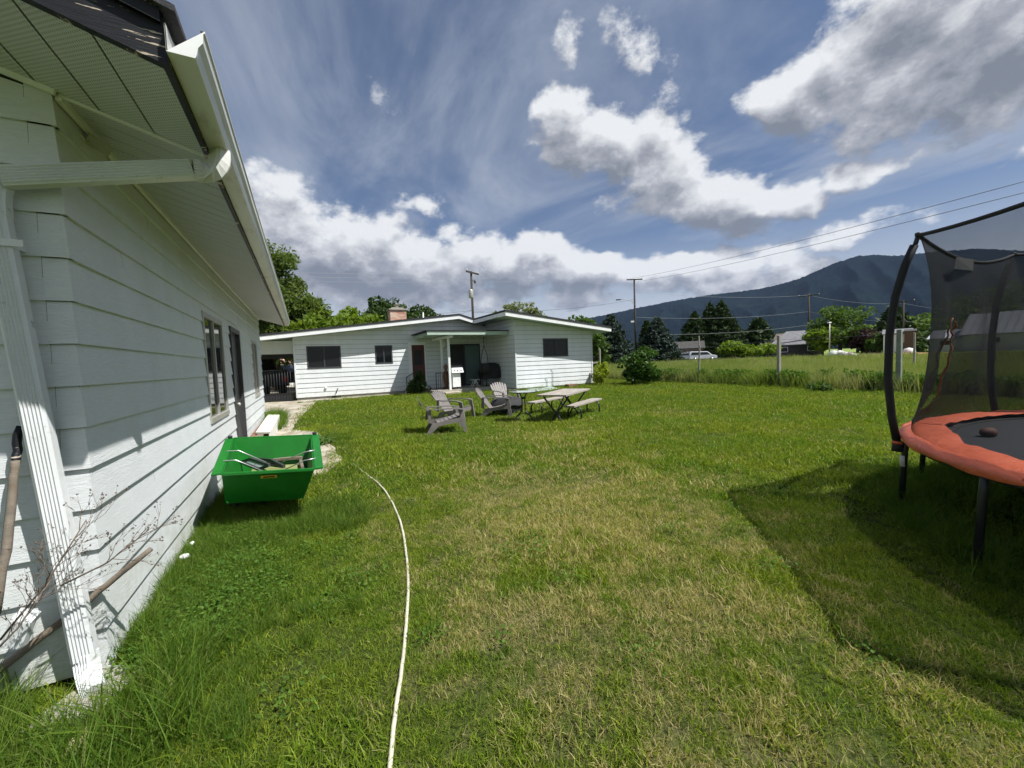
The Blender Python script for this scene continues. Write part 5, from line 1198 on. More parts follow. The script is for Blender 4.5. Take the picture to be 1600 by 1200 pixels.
for i, (px, ptop, D, lab) in enumerate(((1142, 531, 58, 'small light green orchard tree nearest the dark firs'), (1158, 536, 60, 'light green orchard tree in the middle of the row'), (1176, 541, 60, 'low light green orchard tree right of the middle one'), (1200, 536, 63, 'last light green orchard tree of the row, near the grey roof'))):
    b = base_at(px, 560, D); h = ht(px, ptop, D)
    tree('orchard_tree', lab, 'tree', b, [(0, 0, h * .72, 1.7, 1.4, h * .26), (-1.1, 0, h * .6, 1.1, 1, h * .2), (1.1, .3, h * .58, 1.2, 1, h * .2)], 900, .26, LM['young'], 'orchard trees beyond the field', .16, 60 + i, .32)
# right middle: trees round the roofs
R_T = [(1312, 478, 92, 5.0, 'mid', 'large round bright green maple right of the utility pole', 5200), (1281, 505, 88, 2.6, 'young', 'lighter green tree between the grey roof and the round maple', 2000), (1355, 512, 90, 2.8, 'purple', 'dark purple leaved shrub right of the round maple', 1800), (1372, 520, 88, 2.0, 'mid', 'green shrub right of the purple one', 1200)]
for i, (px, ptop, D, w_, lm, lab, n) in enumerate(R_T):
    b = base_at(px, 558, D); h = ht(px, ptop, D)
    tree('round_tree' if i < 2 else 'round_shrub', lab, 'tree' if i < 2 else 'shrub', b, [(0, 0, h * .62, w_, w_, h * .38), (-w_ * .35, 0, h * .5, w_ * .7, w_ * .8, h * .36), (w_ * .4, 0, h * .45, w_ * .75, w_ * .8, h * .36)], n, .36, LM[lm], None, .3, 70 + i, .30)
# the far belt of trees, one by one
kinds = []
for i, (px, ptop, D, w_, lm) in enumerate(((1150, 520, 120, 5, 'mid'), (1165, 512, 135, 6, 'hill'), (1205, 516, 140, 7, 'hill'), (1222, 520, 150, 6, 'mid'), (1240, 525, 160, 6, 'hill'), (1258, 518, 150, 6, 'mid'), (1272, 512, 160, 7, 'hill'), (1340, 505, 140, 6, 'hill'), (1362, 502, 150, 6, 'young'), (1385, 498, 140, 6, 'mid'), (1402, 492, 130, 5, 'hill'), (1425, 492, 130, 7, 'young'), (1134, 528, 110, 5, 'mid'))):
    b = base_at(px, 556, D); h = ht(px, ptop, D)
    words = ['first', 'second', 'third', 'fourth', 'fifth', 'sixth', 'seventh', 'eighth', 'ninth', 'tenth', 'eleventh', 'twelfth', 'thirteenth'][[1, 2, 3, 4, 5, 6, 7, 8, 9, 10, 11, 12, 0][i]]
    tree('distant_tree', f'far round tree below the mountain, {words} from the left in the belt behind the field', 'tree', b, [(0, 0, h * .6, w_, w_, h * .36), (w_ * .5, 0, h * .45, w_ * .7, w_, h * .3), (-w_ * .5, 0, h * .45, w_ * .7, w_, h * .3)], 1000, .6, LM[lm], 'far belt of trees', .3, 80 + i, .34)
b = base_at(1395, 556, 115); conifer('fir_tree', 'far dark fir behind the left trampoline pole', b, ht(1395, 478, 115), 5.2, LM['fir'], 95, 15, .8, power=.7, per=.8)
# big wooded slope behind the barn, tree by tree
sl = [(1462, 500, 85, 6), (1485, 472, 92, 7), (1512, 455, 98, 8), (1545, 440, 100, 9), (1580, 432, 98, 9), (1615, 428, 95, 9), (1500, 500, 82, 7), (1535, 492, 86, 7), (1568, 480, 90, 7), (1600, 475, 88, 8), (1640, 440, 90, 9), (1474, 530, 80, 5), (1660, 470, 85, 8)]
for i, (px, ptop, D, w_) in enumerate(sl):
    D *= 1.42; b = base_at(px, 556, D); h = ht(px, ptop, D); w_ *= 1.15
    lab = ('tall' if h > 18 else 'lower') + ' tree in the wood behind the barn, ' + ['at its far left', 'left of centre on the skyline', 'centre left on the skyline', 'highest on the skyline', 'on the skyline right of the highest', 'on the skyline at the frame edge', 'in front, left of the net pole', 'in front, behind the barn gable', 'in front, right of the net pole', 'in front, above the barn roof', 'just past the frame edge', 'smallest, left of the barn', 'last on the right'][i]
    tree('woodland_tree', lab, 'tree', b, [(0, 0, h * .68, w_, w_, h * .30), (w_ * .5, 0, h * .48, w_ * .8, w_, h * .32), (-w_ * .5, 0, h * .46, w_ * .8, w_, h * .32), (0, -w_ * .3, h * .3, w_, w_ * .8, h * .25)], 2300, .5, LM[['hill', 'mid', 'dark'][i % 3]], 'wood behind the barn', .4, 120 + i, .26)
# --- shrubs in the yard
q = Gp(1003, 601); tree('large_bush', 'large dense dark green bush standing alone at the far lawn edge', 'bush', (q.x, q.y, gz(q.y)), [(0, 0, .95, .98, .9, .80), (-.35, 0, .6, .8, .8, .55), (.45, .0, .6, .70, .7, .5), (.1, 0, 1.35, .7, .7, .50)], 5200, .105, LM['shrub'], None, .05, 5, .34)
q = Gp(933, 603); tree('lime_shrub', 'yellow green shrub at the right corner of the house', 'shrub', (q.x + .25, q.y, gz(q.y)), [(0, 0, .55, .42, .42, .52), (.1, 0, .9, .28, .3, .32)], 1300, .075, LM['lime'], None, .02, 6, .32)
q = Yp(655, 611, 17.8); tree('dark_shrub', 'dark shrub growing in front of the red door', 'shrub', (q.x, 17.7, gz(17.7)), [(0, 0, .45, .50, .4, .45), (.05, 0, .85, .30, .3, .30), (-.3, 0, .3, .35, .3, .3)], 1500, .08, LM['dark'], None, .02, 7, .32)
q = Gp(425, 640); 
# --- blade tufts
def blades(n, h, spread, w_, seed, lean=.35, hj=.4, segs=2, curl=.5):
    r = np.random.default_rng(seed); V = []; F = []; a = r.uniform(0, 2 * math.pi, n); rr = spread * np.sqrt(r.uniform(0, 1, n)); x = rr * np.cos(a); y = rr * np.sin(a)
    da = r.uniform(0, 2 * math.pi, n); L = h * (1 - hj + hj * 2 * r.uniform(0, 1, n)) ; ln = lean * r.uniform(.1, 1.5, n); fa = r.uniform(0, math.pi, n)
    for i in range(n):
        dx, dy = math.cos(da[i]), math.sin(da[i]); fx, fy = math.cos(fa[i]), math.sin(fa[i]); wd = w_ * r.uniform(.7, 1.3)
        b0 = len(V)
        for s_ in range(segs + 1):
            u = s_ / segs; hz_ = L[i] * (u - .25 * curl * ln[i] * u * u); ox = ln[i] * L[i] * (u ** (1 + curl)); k = wd * (1 - u * .92) / 2
            V.append((x[i] + dx * ox - fx * k, y[i] + dy * ox - fy * k, hz_)); V.append((x[i] + dx * ox + fx * k, y[i] + dy * ox + fy * k, hz_))
        for s_ in range(segs): F.append((b0 + 2 * s_, b0 + 2 * s_ + 1, b0 + 2 * s_ + 3, b0 + 2 * s_ + 2))
    return np.array(V), np.array(F)
def clump_variants(prefix, k, mat_, **kw):
    col = bpy.data.collections.new(prefix)
    for i in range(k):
        V, F = blades(seed=100 + i, **kw); o = npmesh(prefix, V, F, mat_); S.collection.objects.unlink(o); col.objects.link(o)
    return col
def scatter(name, pts, scl, col, label=None, tilt=.12, kind='stuff'):
    n = len(pts); me = bpy.data.meshes.new(name); me.vertices.add(n); me.vertices.foreach_set('co', np.asarray(pts, np.float32).ravel())
    r = np.random.default_rng(n)
    at_ = me.attributes.new('rot', 'FLOAT_VECTOR', 'POINT'); ro = np.stack([r.normal(size=n) * tilt, r.normal(size=n) * tilt, r.uniform(0, 6.283, n)], 1); at_.data.foreach_set('vector', ro.astype(np.float32).ravel())
    at2 = me.attributes.new('scl', 'FLOAT', 'POINT'); at2.data.foreach_set('value', np.asarray(scl, np.float32))
    o = bpy.data.objects.new(name, me); S.collection.objects.link(o); tag(o, kind=kind)
    if label: o['label'] = label
    ng = bpy.data.node_groups.new(name, 'GeometryNodeTree'); ng.interface.new_socket('Geometry', in_out='INPUT', socket_type='NodeSocketGeometry'); ng.interface.new_socket('Geometry', in_out='OUTPUT', socket_type='NodeSocketGeometry')
    N = ng.nodes; L = ng.links; gi_ = N.new('NodeGroupInput'); go_ = N.new('NodeGroupOutput'); ip = N.new('GeometryNodeInstanceOnPoints'); ci = N.new('GeometryNodeCollectionInfo')
    ci.inputs['Collection'].default_value = col; ci.inputs['Separate Children'].default_value = True; ci.inputs['Reset Children'].default_value = True
    m2p = N.new('GeometryNodeMeshToPoints'); L.new(gi_.outputs[0], m2p.inputs[0]); L.new(m2p.outputs[0], ip.inputs['Points']); L.new(ci.outputs[0], ip.inputs['Instance']); ip.inputs['Pick Instance'].default_value = True
    ra = N.new('GeometryNodeInputNamedAttribute'); ra.data_type = 'FLOAT_VECTOR'; ra.inputs[0].default_value = 'rot'; sa = N.new('GeometryNodeInputNamedAttribute'); sa.data_type = 'FLOAT'; sa.inputs[0].default_value = 'scl'
    L.new(ra.outputs[0], ip.inputs['Rotation']); L.new(sa.outputs[0], ip.inputs['Scale']); L.new(ip.outputs[0], go_.inputs[0])
    md = o.modifiers.new('scatter', 'NODES'); md.node_group = ng; return o
def in_lawn(x, y):
    ok = (x > XW + .03) & (x < XF - .1) & (y < HY - .35) & ~((x > 8.3) & (x < 12.95) & (y > WY - .03)) & ~((x > 4.9) & (x < 8.6) & (y > PY)) & ~((x > 12.95) & (y > 25))
    ok |= (x < XW - .0) & (y < YG - .06) & (x > -5)
    # keep off the concrete path
    path = (y > 5.9) & (x < np.interp(y, [5.9, 6.5, 7.6, 8.6, 9.6, 10, 10.4, 11.5, 13.5, 15.2, 17.6, 18.2], [.18, .42, .40, .30, .16, .02, -.35, -.28, -.10, .10, .35, 1.5])) & (x > -1.0)
    path |= (y > 17.75 + x * .12) & (x < 4.3)
    return ok & ~path
def band(r0, r1, dens, ang0=-78, ang1=118):
    a0_, a1_ = math.radians(ang0), math.radians(ang1); n = int(dens * (a1_ - a0_) / 2 * (r1 * r1 - r0 * r0)); r = np.random.default_rng(int(r0 * 10 + 3))
    rr = np.sqrt(r.uniform(r0 * r0, r1 * r1, n)); a = r.uniform(a0_, a1_, n); return rr * np.sin(a), rr * np.cos(a), r
def patch(x, y):
    k = np.random.default_rng(4).uniform(0, 1, (64, 64)); o_ = 0
    for sc, am in ((1.3, .6), (3.1, .4)):
        a, b = x * sc + 20, y * sc + 20; i, j = np.floor(a).astype(int), np.floor(b).astype(int); fx, fy = a - i, b - j; fx = fx * fx * (3 - 2 * fx); fy = fy * fy * (3 - 2 * fy); g_ = lambda p_, q_: k[p_ % 64, q_ % 64]
        o_ = o_ + am * ((g_(i, j) * (1 - fx) + g_(i + 1, j) * fx) * (1 - fy) + (g_(i, j + 1) * (1 - fx) + g_(i + 1, j + 1) * fx) * fy)
    return .55 + .9 * o_
def zg(y): return .0092 * np.clip(y, 0, 20)
v_near = clump_variants('grass_clump', 6, M['lawnblade'], n=74, h=.026, spread=.10, w_=.0045, lean=1.0)
v_mid = clump_variants('grass_clump_mid', 5, M['lawnblade'], n=80, h=.036, spread=.20, w_=.010, lean=.9)
v_far = clump_variants('grass_clump_far', 5, M['lawnblade'], n=90, h=.045, spread=.42, w_=.016, lean=.8)
v_long = clump_variants('long_grass', 6, M['longblade'], n=46, h=.17, spread=.10, w_=.0065, lean=.75, segs=3)
P3 = []; SC = []
x, y, r = band(.6, 4.6, 320); k = in_lawn(x, y); x, y = x[k], y[k]
scatter('lawn_grass_near', np.stack([x, y, zg(y) + .002], 1), r.uniform(.7, 1.35, len(x)) * patch(x, y), v_near, 'short mown grass blades nearest the camera')
x, y, r = band(4.6, 10.5, 85); k = in_lawn(x, y); x, y = x[k], y[k]
scatter('lawn_grass_middle', np.stack([x, y, zg(y) + .002], 1), r.uniform(.7, 1.35, len(x)) * patch(x, y), v_mid, 'short mown grass in the middle of the lawn')
x, y, r = band(10.5, 25, 22, -12, 118); k = in_lawn(x, y); x, y = x[k], y[k]
scatter('lawn_grass_far', np.stack([x, y, zg(y) + .002], 1), r.uniform(.7, 1.3, len(x)), v_far, 'short mown grass towards the house and fence')
a_sb = Gp(140, 1095)
# longer grass: along the garage, under the trampoline, around feet
r = np.random.default_rng(77); px_, py_, sc_ = [], [], []
def add(xs, ys, s0, s1): px_.extend(xs); py_.extend(ys); sc_.extend(r.uniform(s0, s1, len(xs)))
n = 1150; u = r.uniform(0, 1, n); yy = 2.3 + u * 3.6; d = np.abs(r.normal(size=n)) * .42; add(XW + .04 + d, yy, .22, .70)
n = 260; yy = r.uniform(2.45, 11.9, n); add(XW + .03 + np.abs(r.normal(size=n)) * .06, yy, .5, .95)
n = 900; add(r.uniform(-3.2, -.55, n), YG - .12 - np.abs(r.normal(size=n)) * .48, .5, 1.2)
n = 500; add(r.uniform(-1.6, -.3, n), r.uniform(1.0, 2.4, n), .25, .6)
n = 620; rr_ = 2.55 * np.sqrt(r.uniform(0, 1, n)); aa = r.uniform(0, 6.283, n); add(TC.x + rr_ * np.cos(aa), TC.y + rr_ * np.sin(aa), .5, 1.25)
n = 260; aa = r.uniform(.8, 3.0, n); add(TC.x + (2.6 + r.normal(size=n) * .12) * np.cos(aa), TC.y + (2.6 + r.normal(size=n) * .12) * np.sin(aa), .5, 1.1)
n = 300; add(r.uniform(-.9, .45, n), r.uniform(3.8, 4.6, n), .4, .8)
n = 240; yy = r.uniform(5.6, 9.8, n); add(np.interp(yy, [5.6, 6.5, 7.6, 8.6, 9.8], [.25, .50, .48, .38, .18]) + np.abs(r.normal(size=n)) * .16, yy, .25, .6)
n = 110; add(r.uniform(-.95, -.6, n), r.uniform(10.5, 13.6, n), .8, 2.0)
n = 260; xx = r.uniform(-.3, 4.8, n); add(xx, 17.55 + r.uniform(0, .15, n) + xx * .1, .25, .6)
n = 160; add(r.uniform(8.5, 12.8, n), WY - .05 - np.abs(r.normal(size=n)) * .06, .4, .9)
n = 900; xx = r.uniform(.3, 3.4, n); add(xx, r.uniform(1.2, 9, n), .12, .30)
n = 1500; add(r.uniform(-.9, 16, n), r.uniform(1.0, 15, n), .14, .34)
px_, py_, sc_ = np.array(px_), np.array(py_), np.array(sc_); k = (px_ < XF) & ~((px_ > XW - .3) & (px_ < XW + .02) & (py_ > YG)); px_, py_, sc_ = px_[k], py_[k], sc_[k]; k = (px_ - a_sb.x) ** 2 + (py_ - a_sb.y) ** 2 > .24 ** 2; px_, py_, sc_ = px_[k], py_[k], sc_[k]
scatter('long_grass', np.stack([px_, py_, zg(py_)], 1), sc_, v_long, 'uncut longer grass along the garage wall and under the trampoline')
# broad leaved ground weeds
V, F = [], []
col = bpy.data.collections.new('clover')
for i in range(4):
    rr2 = np.random.default_rng(i); n = 60; P_ = np.stack([rr2.normal(size=n) * .06, rr2.normal(size=n) * .06, rr2.uniform(.01, .06, n)], 1); o = leaves('clover', P_, .015, M['weedleaf'], None, up=1.2, seed=i, aspect=1.1); S.collection.objects.unlink(o); col.objects.link(o)
r = np.random.default_rng(9); n = 120; cx_ = r.uniform(-.6, 6, n); cy_ = r.uniform(.9, 9, n); n2 = 200
cx_ = np.concatenate([cx_, XW + .08 + np.abs(r.normal(size=n2)) * .35, TC.x + r.normal(size=160) * 1.2]); cy_ = np.concatenate([cy_, r.uniform(2.5, 4.6, n2), TC.y + 1.2 + r.normal(size=160) * .8])
k = in_lawn(cx_, cy_); cx_, cy_ = cx_[k], cy_[k]
scatter('clover_patches', np.stack([cx_, cy_, zg(cy_)], 1), r.uniform(.7, 1.5, len(cx_)), col, 'low clover and weeds scattered through the lawn')
# field beyond the fence line: tall seed grass, weeds on the fence line
v_field = clump_variants('field_grass', 6, M['fieldblade'], n=80, h=.46, spread=.42, w_=.016, lean=.35, segs=2)
v_field2 = clump_variants('field_grass_far', 5, M['fieldblade'], n=80, h=.42, spread=1.3, w_=.05, lean=.3, segs=2)
r = np.random.default_rng(12)
n = 7600; xx = XF + .05 + r.uniform(0, 1, n) ** 1.9 * 22; yy = r.uniform(-14, 50, n); k = (yy / xx < 1.9) | (yy > 26); 
k &= ~((xx < 13.5))
scatter('field_grass', np.stack([xx, yy, zg(yy)], 1), r.uniform(.7, 1.3, n), v_field, 'tall seeding meadow grass just beyond the fence posts')
n = 5200; D_ = r.uniform(36, 60, n); a = np.radians(r.uniform(33, 100, n)); xx, yy = D_ * np.sin(a), D_ * np.cos(a)
scatter('field_grass_far', np.stack([xx, yy, zg(yy)], 1), r.uniform(.6, 1.2, n), v_field2, 'tall meadow grass stretching away across the field')
n = 2600; yy = r.uniform(12, 48, n); xx = r.uniform(12.9, XF + 10, n) ; k = (yy > WY + 2.2 - 0) & (xx > 13.2 + 0 * yy); xx, yy = xx[k], yy[k]
scatter('field_grass_corner', np.stack([xx, yy, zg(yy)], 1), r.uniform(.6, 1.1, len(xx)), v_field, 'tall meadow grass behind the house corner and the big bush')
v_weed = bpy.data.collections.new('fence_weed')
for i in range(5):
    rr2 = np.random.default_rng(40 + i); n = 420; z_ = rr2.uniform(.02, .62, n); P_ = np.stack([rr2.normal(size=n) * (.20 - .1 * z_), rr2.normal(size=n) * (.20 - .1 * z_), z_], 1); o = leaves('fence_weed', P_, .055, M['weedleaf'], None, seed=i, aspect=2.6, up=.1); S.collection.objects.unlink(o); v_weed.objects.link(o)
n = 330; yy = r.uniform(-8, 15.5, n); xx = XF + .15 + np.abs(r.normal(size=n)) * .35 - np.clip(yy - 13, 0, 9) * .2
scatter('fence_weeds', np.stack([xx, yy, zg(yy)], 1), r.uniform(.3, 1.0, n) ** 1.3 + .1, v_weed, 'dark leafy weeds along the fence line')
# three weeds one can tell apart
for i, (px, py, sc, lab) in enumerate(((1282, 611, .38, 'leafy green weed standing out on the lawn edge left of the trampoline'),)):
    q = Gp(px, py); tree('weed_plant', lab, 'weed', (q.x, q.y, gz(q.y)), [(0, 0, sc * .45, sc, sc, sc * .4)], 260, .07, LM['mid'], None, .01, 5 + i, .4, aspect=3)
q = Gp(478, 660); q = Gp(458, 676)
tree('path_weed', 'low leafy weed growing through the path by the white plank box', 'weed', (.12, 8.1, gz(8) + .02), [(0, 0, .06, .28, .2, .06), (.05, .4, .05, .2, .25, .05)], 500, .045, LM['mid'], None, .008, 15, .5, up=1.)
# dead seed head weeds by the downspout
def twig(par, rr, a, d, L, r0, depth, mb, tips):
    b = a + d * L; m_ = a.lerp(b, .5) + Vector((rr.uniform(-1, 1), rr.uniform(-1, 1), rr.uniform(-1, 1))) * L * .06
    mb.tube([a, m_, b], [r0, r0 * .8, r0 * .6], 5)
    if depth == 0: tips.append(b); return
    for k in range(rr.choice((2, 3, 3))):
        nd = (d + Vector((rr.uniform(-1, 1), rr.uniform(-.6, .6), rr.uniform(-.5, .9))) * .75).normalized(); twig(par, rr, a.lerp(b, rr.uniform(.55, 1)), nd, L * rr.uniform(.5, .75), r0 * .62, depth - 1, mb, tips)
def deadweed(label, a, b, seed, L2=.16, group='dead weeds by the downspout'):
    rr = random.Random(seed); t = thing('dead_weed', label, 'dead weed', a, 0, group); mb = MB(); tips = []; A = Vector((0, 0, 0)); B = b - a; dn = B.normalized()
    mb.tube([A, A.lerp(B, .5) + Vector((0, 0, -.03)), B], [.0045, .0035, .0022], 6)
    for k in range(9):
        p = A.lerp(B, .35 + .07 * k) + Vector((0, 0, -.03 * (1 - abs(2 * (.35 + .07 * k) - 1)))); nd = (dn + Vector((rr.uniform(-.9, .9), rr.uniform(-.5, .3), rr.uniform(-.8, .9)))).normalized(); twig(t, rr, p, nd, L2 * rr.uniform(.6, 1.2), .0016, 2, mb, tips)
    part(mb, 'stem', LM['dryw'], t); mb = MB()
    for p in tips:
        for _ in range(2): q = p + Vector((rr.uniform(-1, 1), rr.uniform(-1, 1), rr.uniform(-1, 1))) * .006; e = .0032 * rr.uniform(.7, 1.4); mb.add([q + Vector((e, 0, 0)), q + Vector((-e, 0, 0)), q + Vector((0, e, 0)), q + Vector((0, -e, 0)), q + Vector((0, 0, e)), q + Vector((0, 0, -e))], [(0, 2, 4), (2, 1, 4), (1, 3, 4), (3, 0, 4), (2, 0, 5), (1, 2, 5), (3, 1, 5), (0, 3, 5)])
    part(mb, 'seed_heads', mat('seed_head', (.10, .075, .06), .9), t)
yw = YG - .24
deadweed('dark branching dead weed rising across the front of the downspout', Yp(0, 1000, yw), Yp(135, 812, yw), 4, .15)
deadweed('thin dead weed arching to the right past the garage corner', Yp(95, 915, yw + .02), Yp(232, 800 + 28, yw + .04), 8, .11)
deadweed('dead weed tangled at the lower left below the leaning pole', Yp(-30, 1040, yw - .05), Yp(80, 905, yw - .02), 12, .13)
q = Yp(15, 1060, yw - .05)

# ================================================================ FENCE, POLES, WIRES
def fpost(px, y0, yt, label, w_=.075, X=None, lean=(0, 0), green=False, D=None):
    b = Xp(px, y0, XF + .0) if D is None else Dp(px, y0, D)
    z0_ = gz(b.y); tt_ = Xp(px, yt, b.x) if D is None else Dp(px, yt, D); h = tt_.z - z0_
    t = thing('fence_post', label, 'fence post', (b.x, b.y, z0_), rnd.uniform(-.3, .3), 'fence posts along the field')
    mb = MB(); e = w_ / 2; mb.hexa([(-e, -e, -.1), (e, -e, -.1), (e, e, -.1), (-e, e, -.1), (-e * .85 + lean[0] * h, -e * .85 + lean[1] * h, h), (e * .85 + lean[0] * h, -e * .85 + lean[1] * h, h - .02), (e * .85 + lean[0] * h, e * .85 + lean[1] * h, h + .02), (-e * .85 + lean[0] * h, e * .85 + lean[1] * h, h)])
    o = part(mb, 'post', mat('green_post', (.19, .215, .17), .8, .2, 6) if green else M['postwood'], t, bevel=.008); return b, h
b1, h1 = fpost(1217, 604, 524, 'square grey wooden fence post standing alone in the middle of the field edge', .115)
b2, h2 = fpost(1092, 598, 539, 'thin leaning fence post, front one of the close pair', .07, lean=(.02, -.02))
b3, h3 = fpost(1093, 585, 525, 'thin pale fence post, rear one of the close pair', .06, D=24)
b4, h4 = fpost(1404, 606, 515, 'tall greenish fence post behind the left trampoline pole', .13, green=True)
b5, h5 = fpost(1428, 575, 520, 'fence post half hidden behind the trampoline net edge', .09, D=30)
b6, h6 = fpost(938, 590, 545, 'dark fence post just beyond the right corner of the house', .09, D=24)
ft_ = thing('corner_fence', 'short dark board fence between the house corner and the first fence post', 'fence', (13.9, 18.6, GZ))
mb = MB(); bb = Vector((b6.x - 13.9, b6.y - 18.6, 0)); mb.bar(Vector((-.9, .4, .98)), bb + Vector((0, 0, 1.05)), .03, .09); part(mb, 'rail', M['greywood'], ft_); mb = MB()
mb.hexa([Vector((-.9, .4, .0)), bb, bb + Vector((.02, .02, 0)), Vector((-.88, .42, 0)), Vector((-.9, .4, .55)), bb + Vector((0, 0, .55)), bb + Vector((.02, .02, .55)), Vector((-.88, .42, .55))]); part(mb, 'boards', M['darkframe'], ft_)
def wirething(pts, r, label, sag=0, m_=None, name='power_line', group=None, n=14):
    mb = MB(); pp = []
    for a, b in zip(pts, pts[1:]):
        for k in range(n): u = k / n; q = Vector(a).lerp(Vector(b), u); q.z -= sag * 4 * u * (1 - u); pp.append(q)
    pp.append(Vector(pts[-1])); mb.tube(pp, r, 5); return tag(mb.build(name, m_ or M['wire']), label, 'wire', group)
for i, (za, lab) in enumerate(((.92, 'top strand of fence wire between the posts'), (.62, 'middle strand of fence wire between the posts'))):
    wirething([(b2.x, b2.y, gz(b2.y) + h2 * za), (b1.x, b1.y, gz(b1.y) + h1 * za), (b4.x, b4.y, gz(b4.y) + h1 * za * 1.0)], .004, lab, .03, name='fence_wire', group='fence wires')
def upole(px, pyt, D, label, arm=1.2, armz=.3, r=.15, tilt=0, armdir=0, extras=()):
    b = base_at(px + (560 - pyt) * .035, 555, D); h = ht(px, pyt, D)
    t = thing('utility_pole', label, 'utility pole', b, armdir, 'utility poles'); mb = MB(); mb.tube([(0, 0, -.2), (0, 0, h)], r, 10, r2=r * .65); part(mb, 'shaft', M['pole'], t)
    mb = MB(); mb.hexa([(-arm, -.25, h - armz - .1), (arm, -.25, h - armz - .1 + tilt), (arm, -.12, h - armz - .1 + tilt), (-arm, -.12, h - armz - .1), (-arm, -.25, h - armz + .05), (arm, -.25, h - armz + .05 + tilt), (arm, -.12, h - armz + .05 + tilt), (-arm, -.12, h - armz + .05)]); ca = part(mb, 'crossarm', M['pole'], t)
    for sx_ in (-.9, .9): mb = MB(); mb.lathe([(0, 0), (.05, .0), (.06, .08), (.03, .14), (.06, .18), (0, .22)], (sx_ * arm, -.18, h - armz + .05 + tilt * (sx_ > 0)), 10); part(mb, 'insulator', M['insul'], ca)
    return t, b, h
az_v = lambda px: -math.atan2(*(lambda v: (v[0], v[1]))(ray(px, 500)))
p1t, p1b, p1h = upole(737, 424, 42, 'utility pole with a transformer standing behind the house roof', 1.0, .15, .17, .0, az_v(737) + .9)
mb = MB(); zt_ = p1h - 2.6; mb.lathe([(0, 0), (.22, 0), (.24, .05), (.24, .80), (.20, .88), (0, .92)], (-.32, -.1, zt_ - .2), 14); part(mb, 'transformer', M['alum'], p1t)
mb = MB(); mb.tube([(0, 0, p1h - .9), (.45, -.1, p1h - 1.0), (.5, -.1, p1h - .8)], .04, 6); mb.lathe([(0, 0), (.10, .05), (.10, .3), (0, .36)], (.45, -.1, p1h - 1.2), 8); part(mb, 'fuse_cutout', M['darkframe'], p1t)
p2t, p2b, p2h = upole(989, 436, 62, 'tall utility pole with a street lamp arm between the spruces', 1.15, .1, .18, .0, az_v(989) + .3)
mb = MB(); zt_ = p2h * .745; mb.tube([(0, -.1, zt_ - .5), (-.6, -.1, zt_ + .1), (-1.5, -.1, zt_ + .35), (-2.2, -.1, zt_ + .3)], .035, 6); la_ = part(mb, 'lamp_arm', M['alum'], p2t); mb = MB(); mb.box(-2.75, -2.1, -.25, .05, zt_ + .20, zt_ + .34); part(mb, 'lamp_head', M['darkframe'], la_)
mb = MB(); mb.box(-.65, -.22, -.3, -.1, p2h * .50, p2h * .50 + .22); part(mb, 'white_sign', M['trimwhite'], p2t)
p3t, p3b, p3h = upole(1260, 459, 95, 'utility pole beside the grey roofed house', 1.7, .4, .22, .0, az_v(1260) + .1)
p4t, p4b, p4h = upole(1407, 470, 100, 'utility pole seen just right of the left trampoline pole', 1.5, .2, .20, .0, az_v(1407))
b = base_at(1296, 552, 85); st = thing('street_light', 'slim pale lamp post in front of the round maple', 'street lamp', b); h = ht(1295, 505, 85)
mb = MB(); mb.tube([(0, 0, 0), (0, 0, h)], .11, 8, r2=.07); part(mb, 'post', M['alum'], st); mb = MB(); mb.box(-.5, .25, -.15, .15, h, h + .2); part(mb, 'lamp_head', M['insul'], st)
def top(b, h, dx=0, dz=0): return Vector((b.x + dx, b.y, b.z + h + dz))
e1, e2 = Dp(1640, 273, 26), Dp(1640, 291, 26)
wirething([top(p2b, p2h, -.8), e1], .014, 'upper of the two overhead lines climbing to the right edge', .35, name='power_line', group='overhead lines')
wirething([top(p2b, p2h, .8, -.3), e2], .014, 'lower of the two overhead lines climbing to the right edge', .35, name='power_line', group='overhead lines')
for k, (dz, lab) in enumerate(((-.3, 'topmost line between the lamp pole and the pole by the grey roof'), (-3.4, 'second line between the lamp pole and the pole by the grey roof'), (-5.9, 'lowest line between the lamp pole and the pole by the grey roof'))):
    wirething([top(p2b, p2h, 0, dz - 2.2 if k else dz - 1.6), top(p3b, p3h, 0, dz), top(p4b, p4h, 0, dz - .2), Dp(1700, 505 + 20 * k, 120)], .015, lab, .6, M['wiregrey'], group='street lines')
wirething([top(p1b, p1h, 0, -4.2), top(p2b, p2h, -.2, -3.0)], .02, 'line from the transformer pole to the lamp pole', .5, group='street lines')
for k, (px, py, lab) in enumerate(((560, 488, 'upper thin service line left of the transformer pole'), (560, 520, 'steep service line running down left of the transformer pole'))):
    wirething([top(p1b, p1h, 0, -4.0), Dp(px, py, 38)], .018, lab, .3, group='service lines')
for k in range(3):
    a_ = Dp(380, 424 + k * 7, 60); b_ = Dp(800, 428 + k * 6, 70); wirething([a_, b_], .016, ['highest', 'middle', 'lowest'][k] + ' of three faint parallel lines across the dark cloud above the roof', .2, M['wiregrey'], group='far lines')

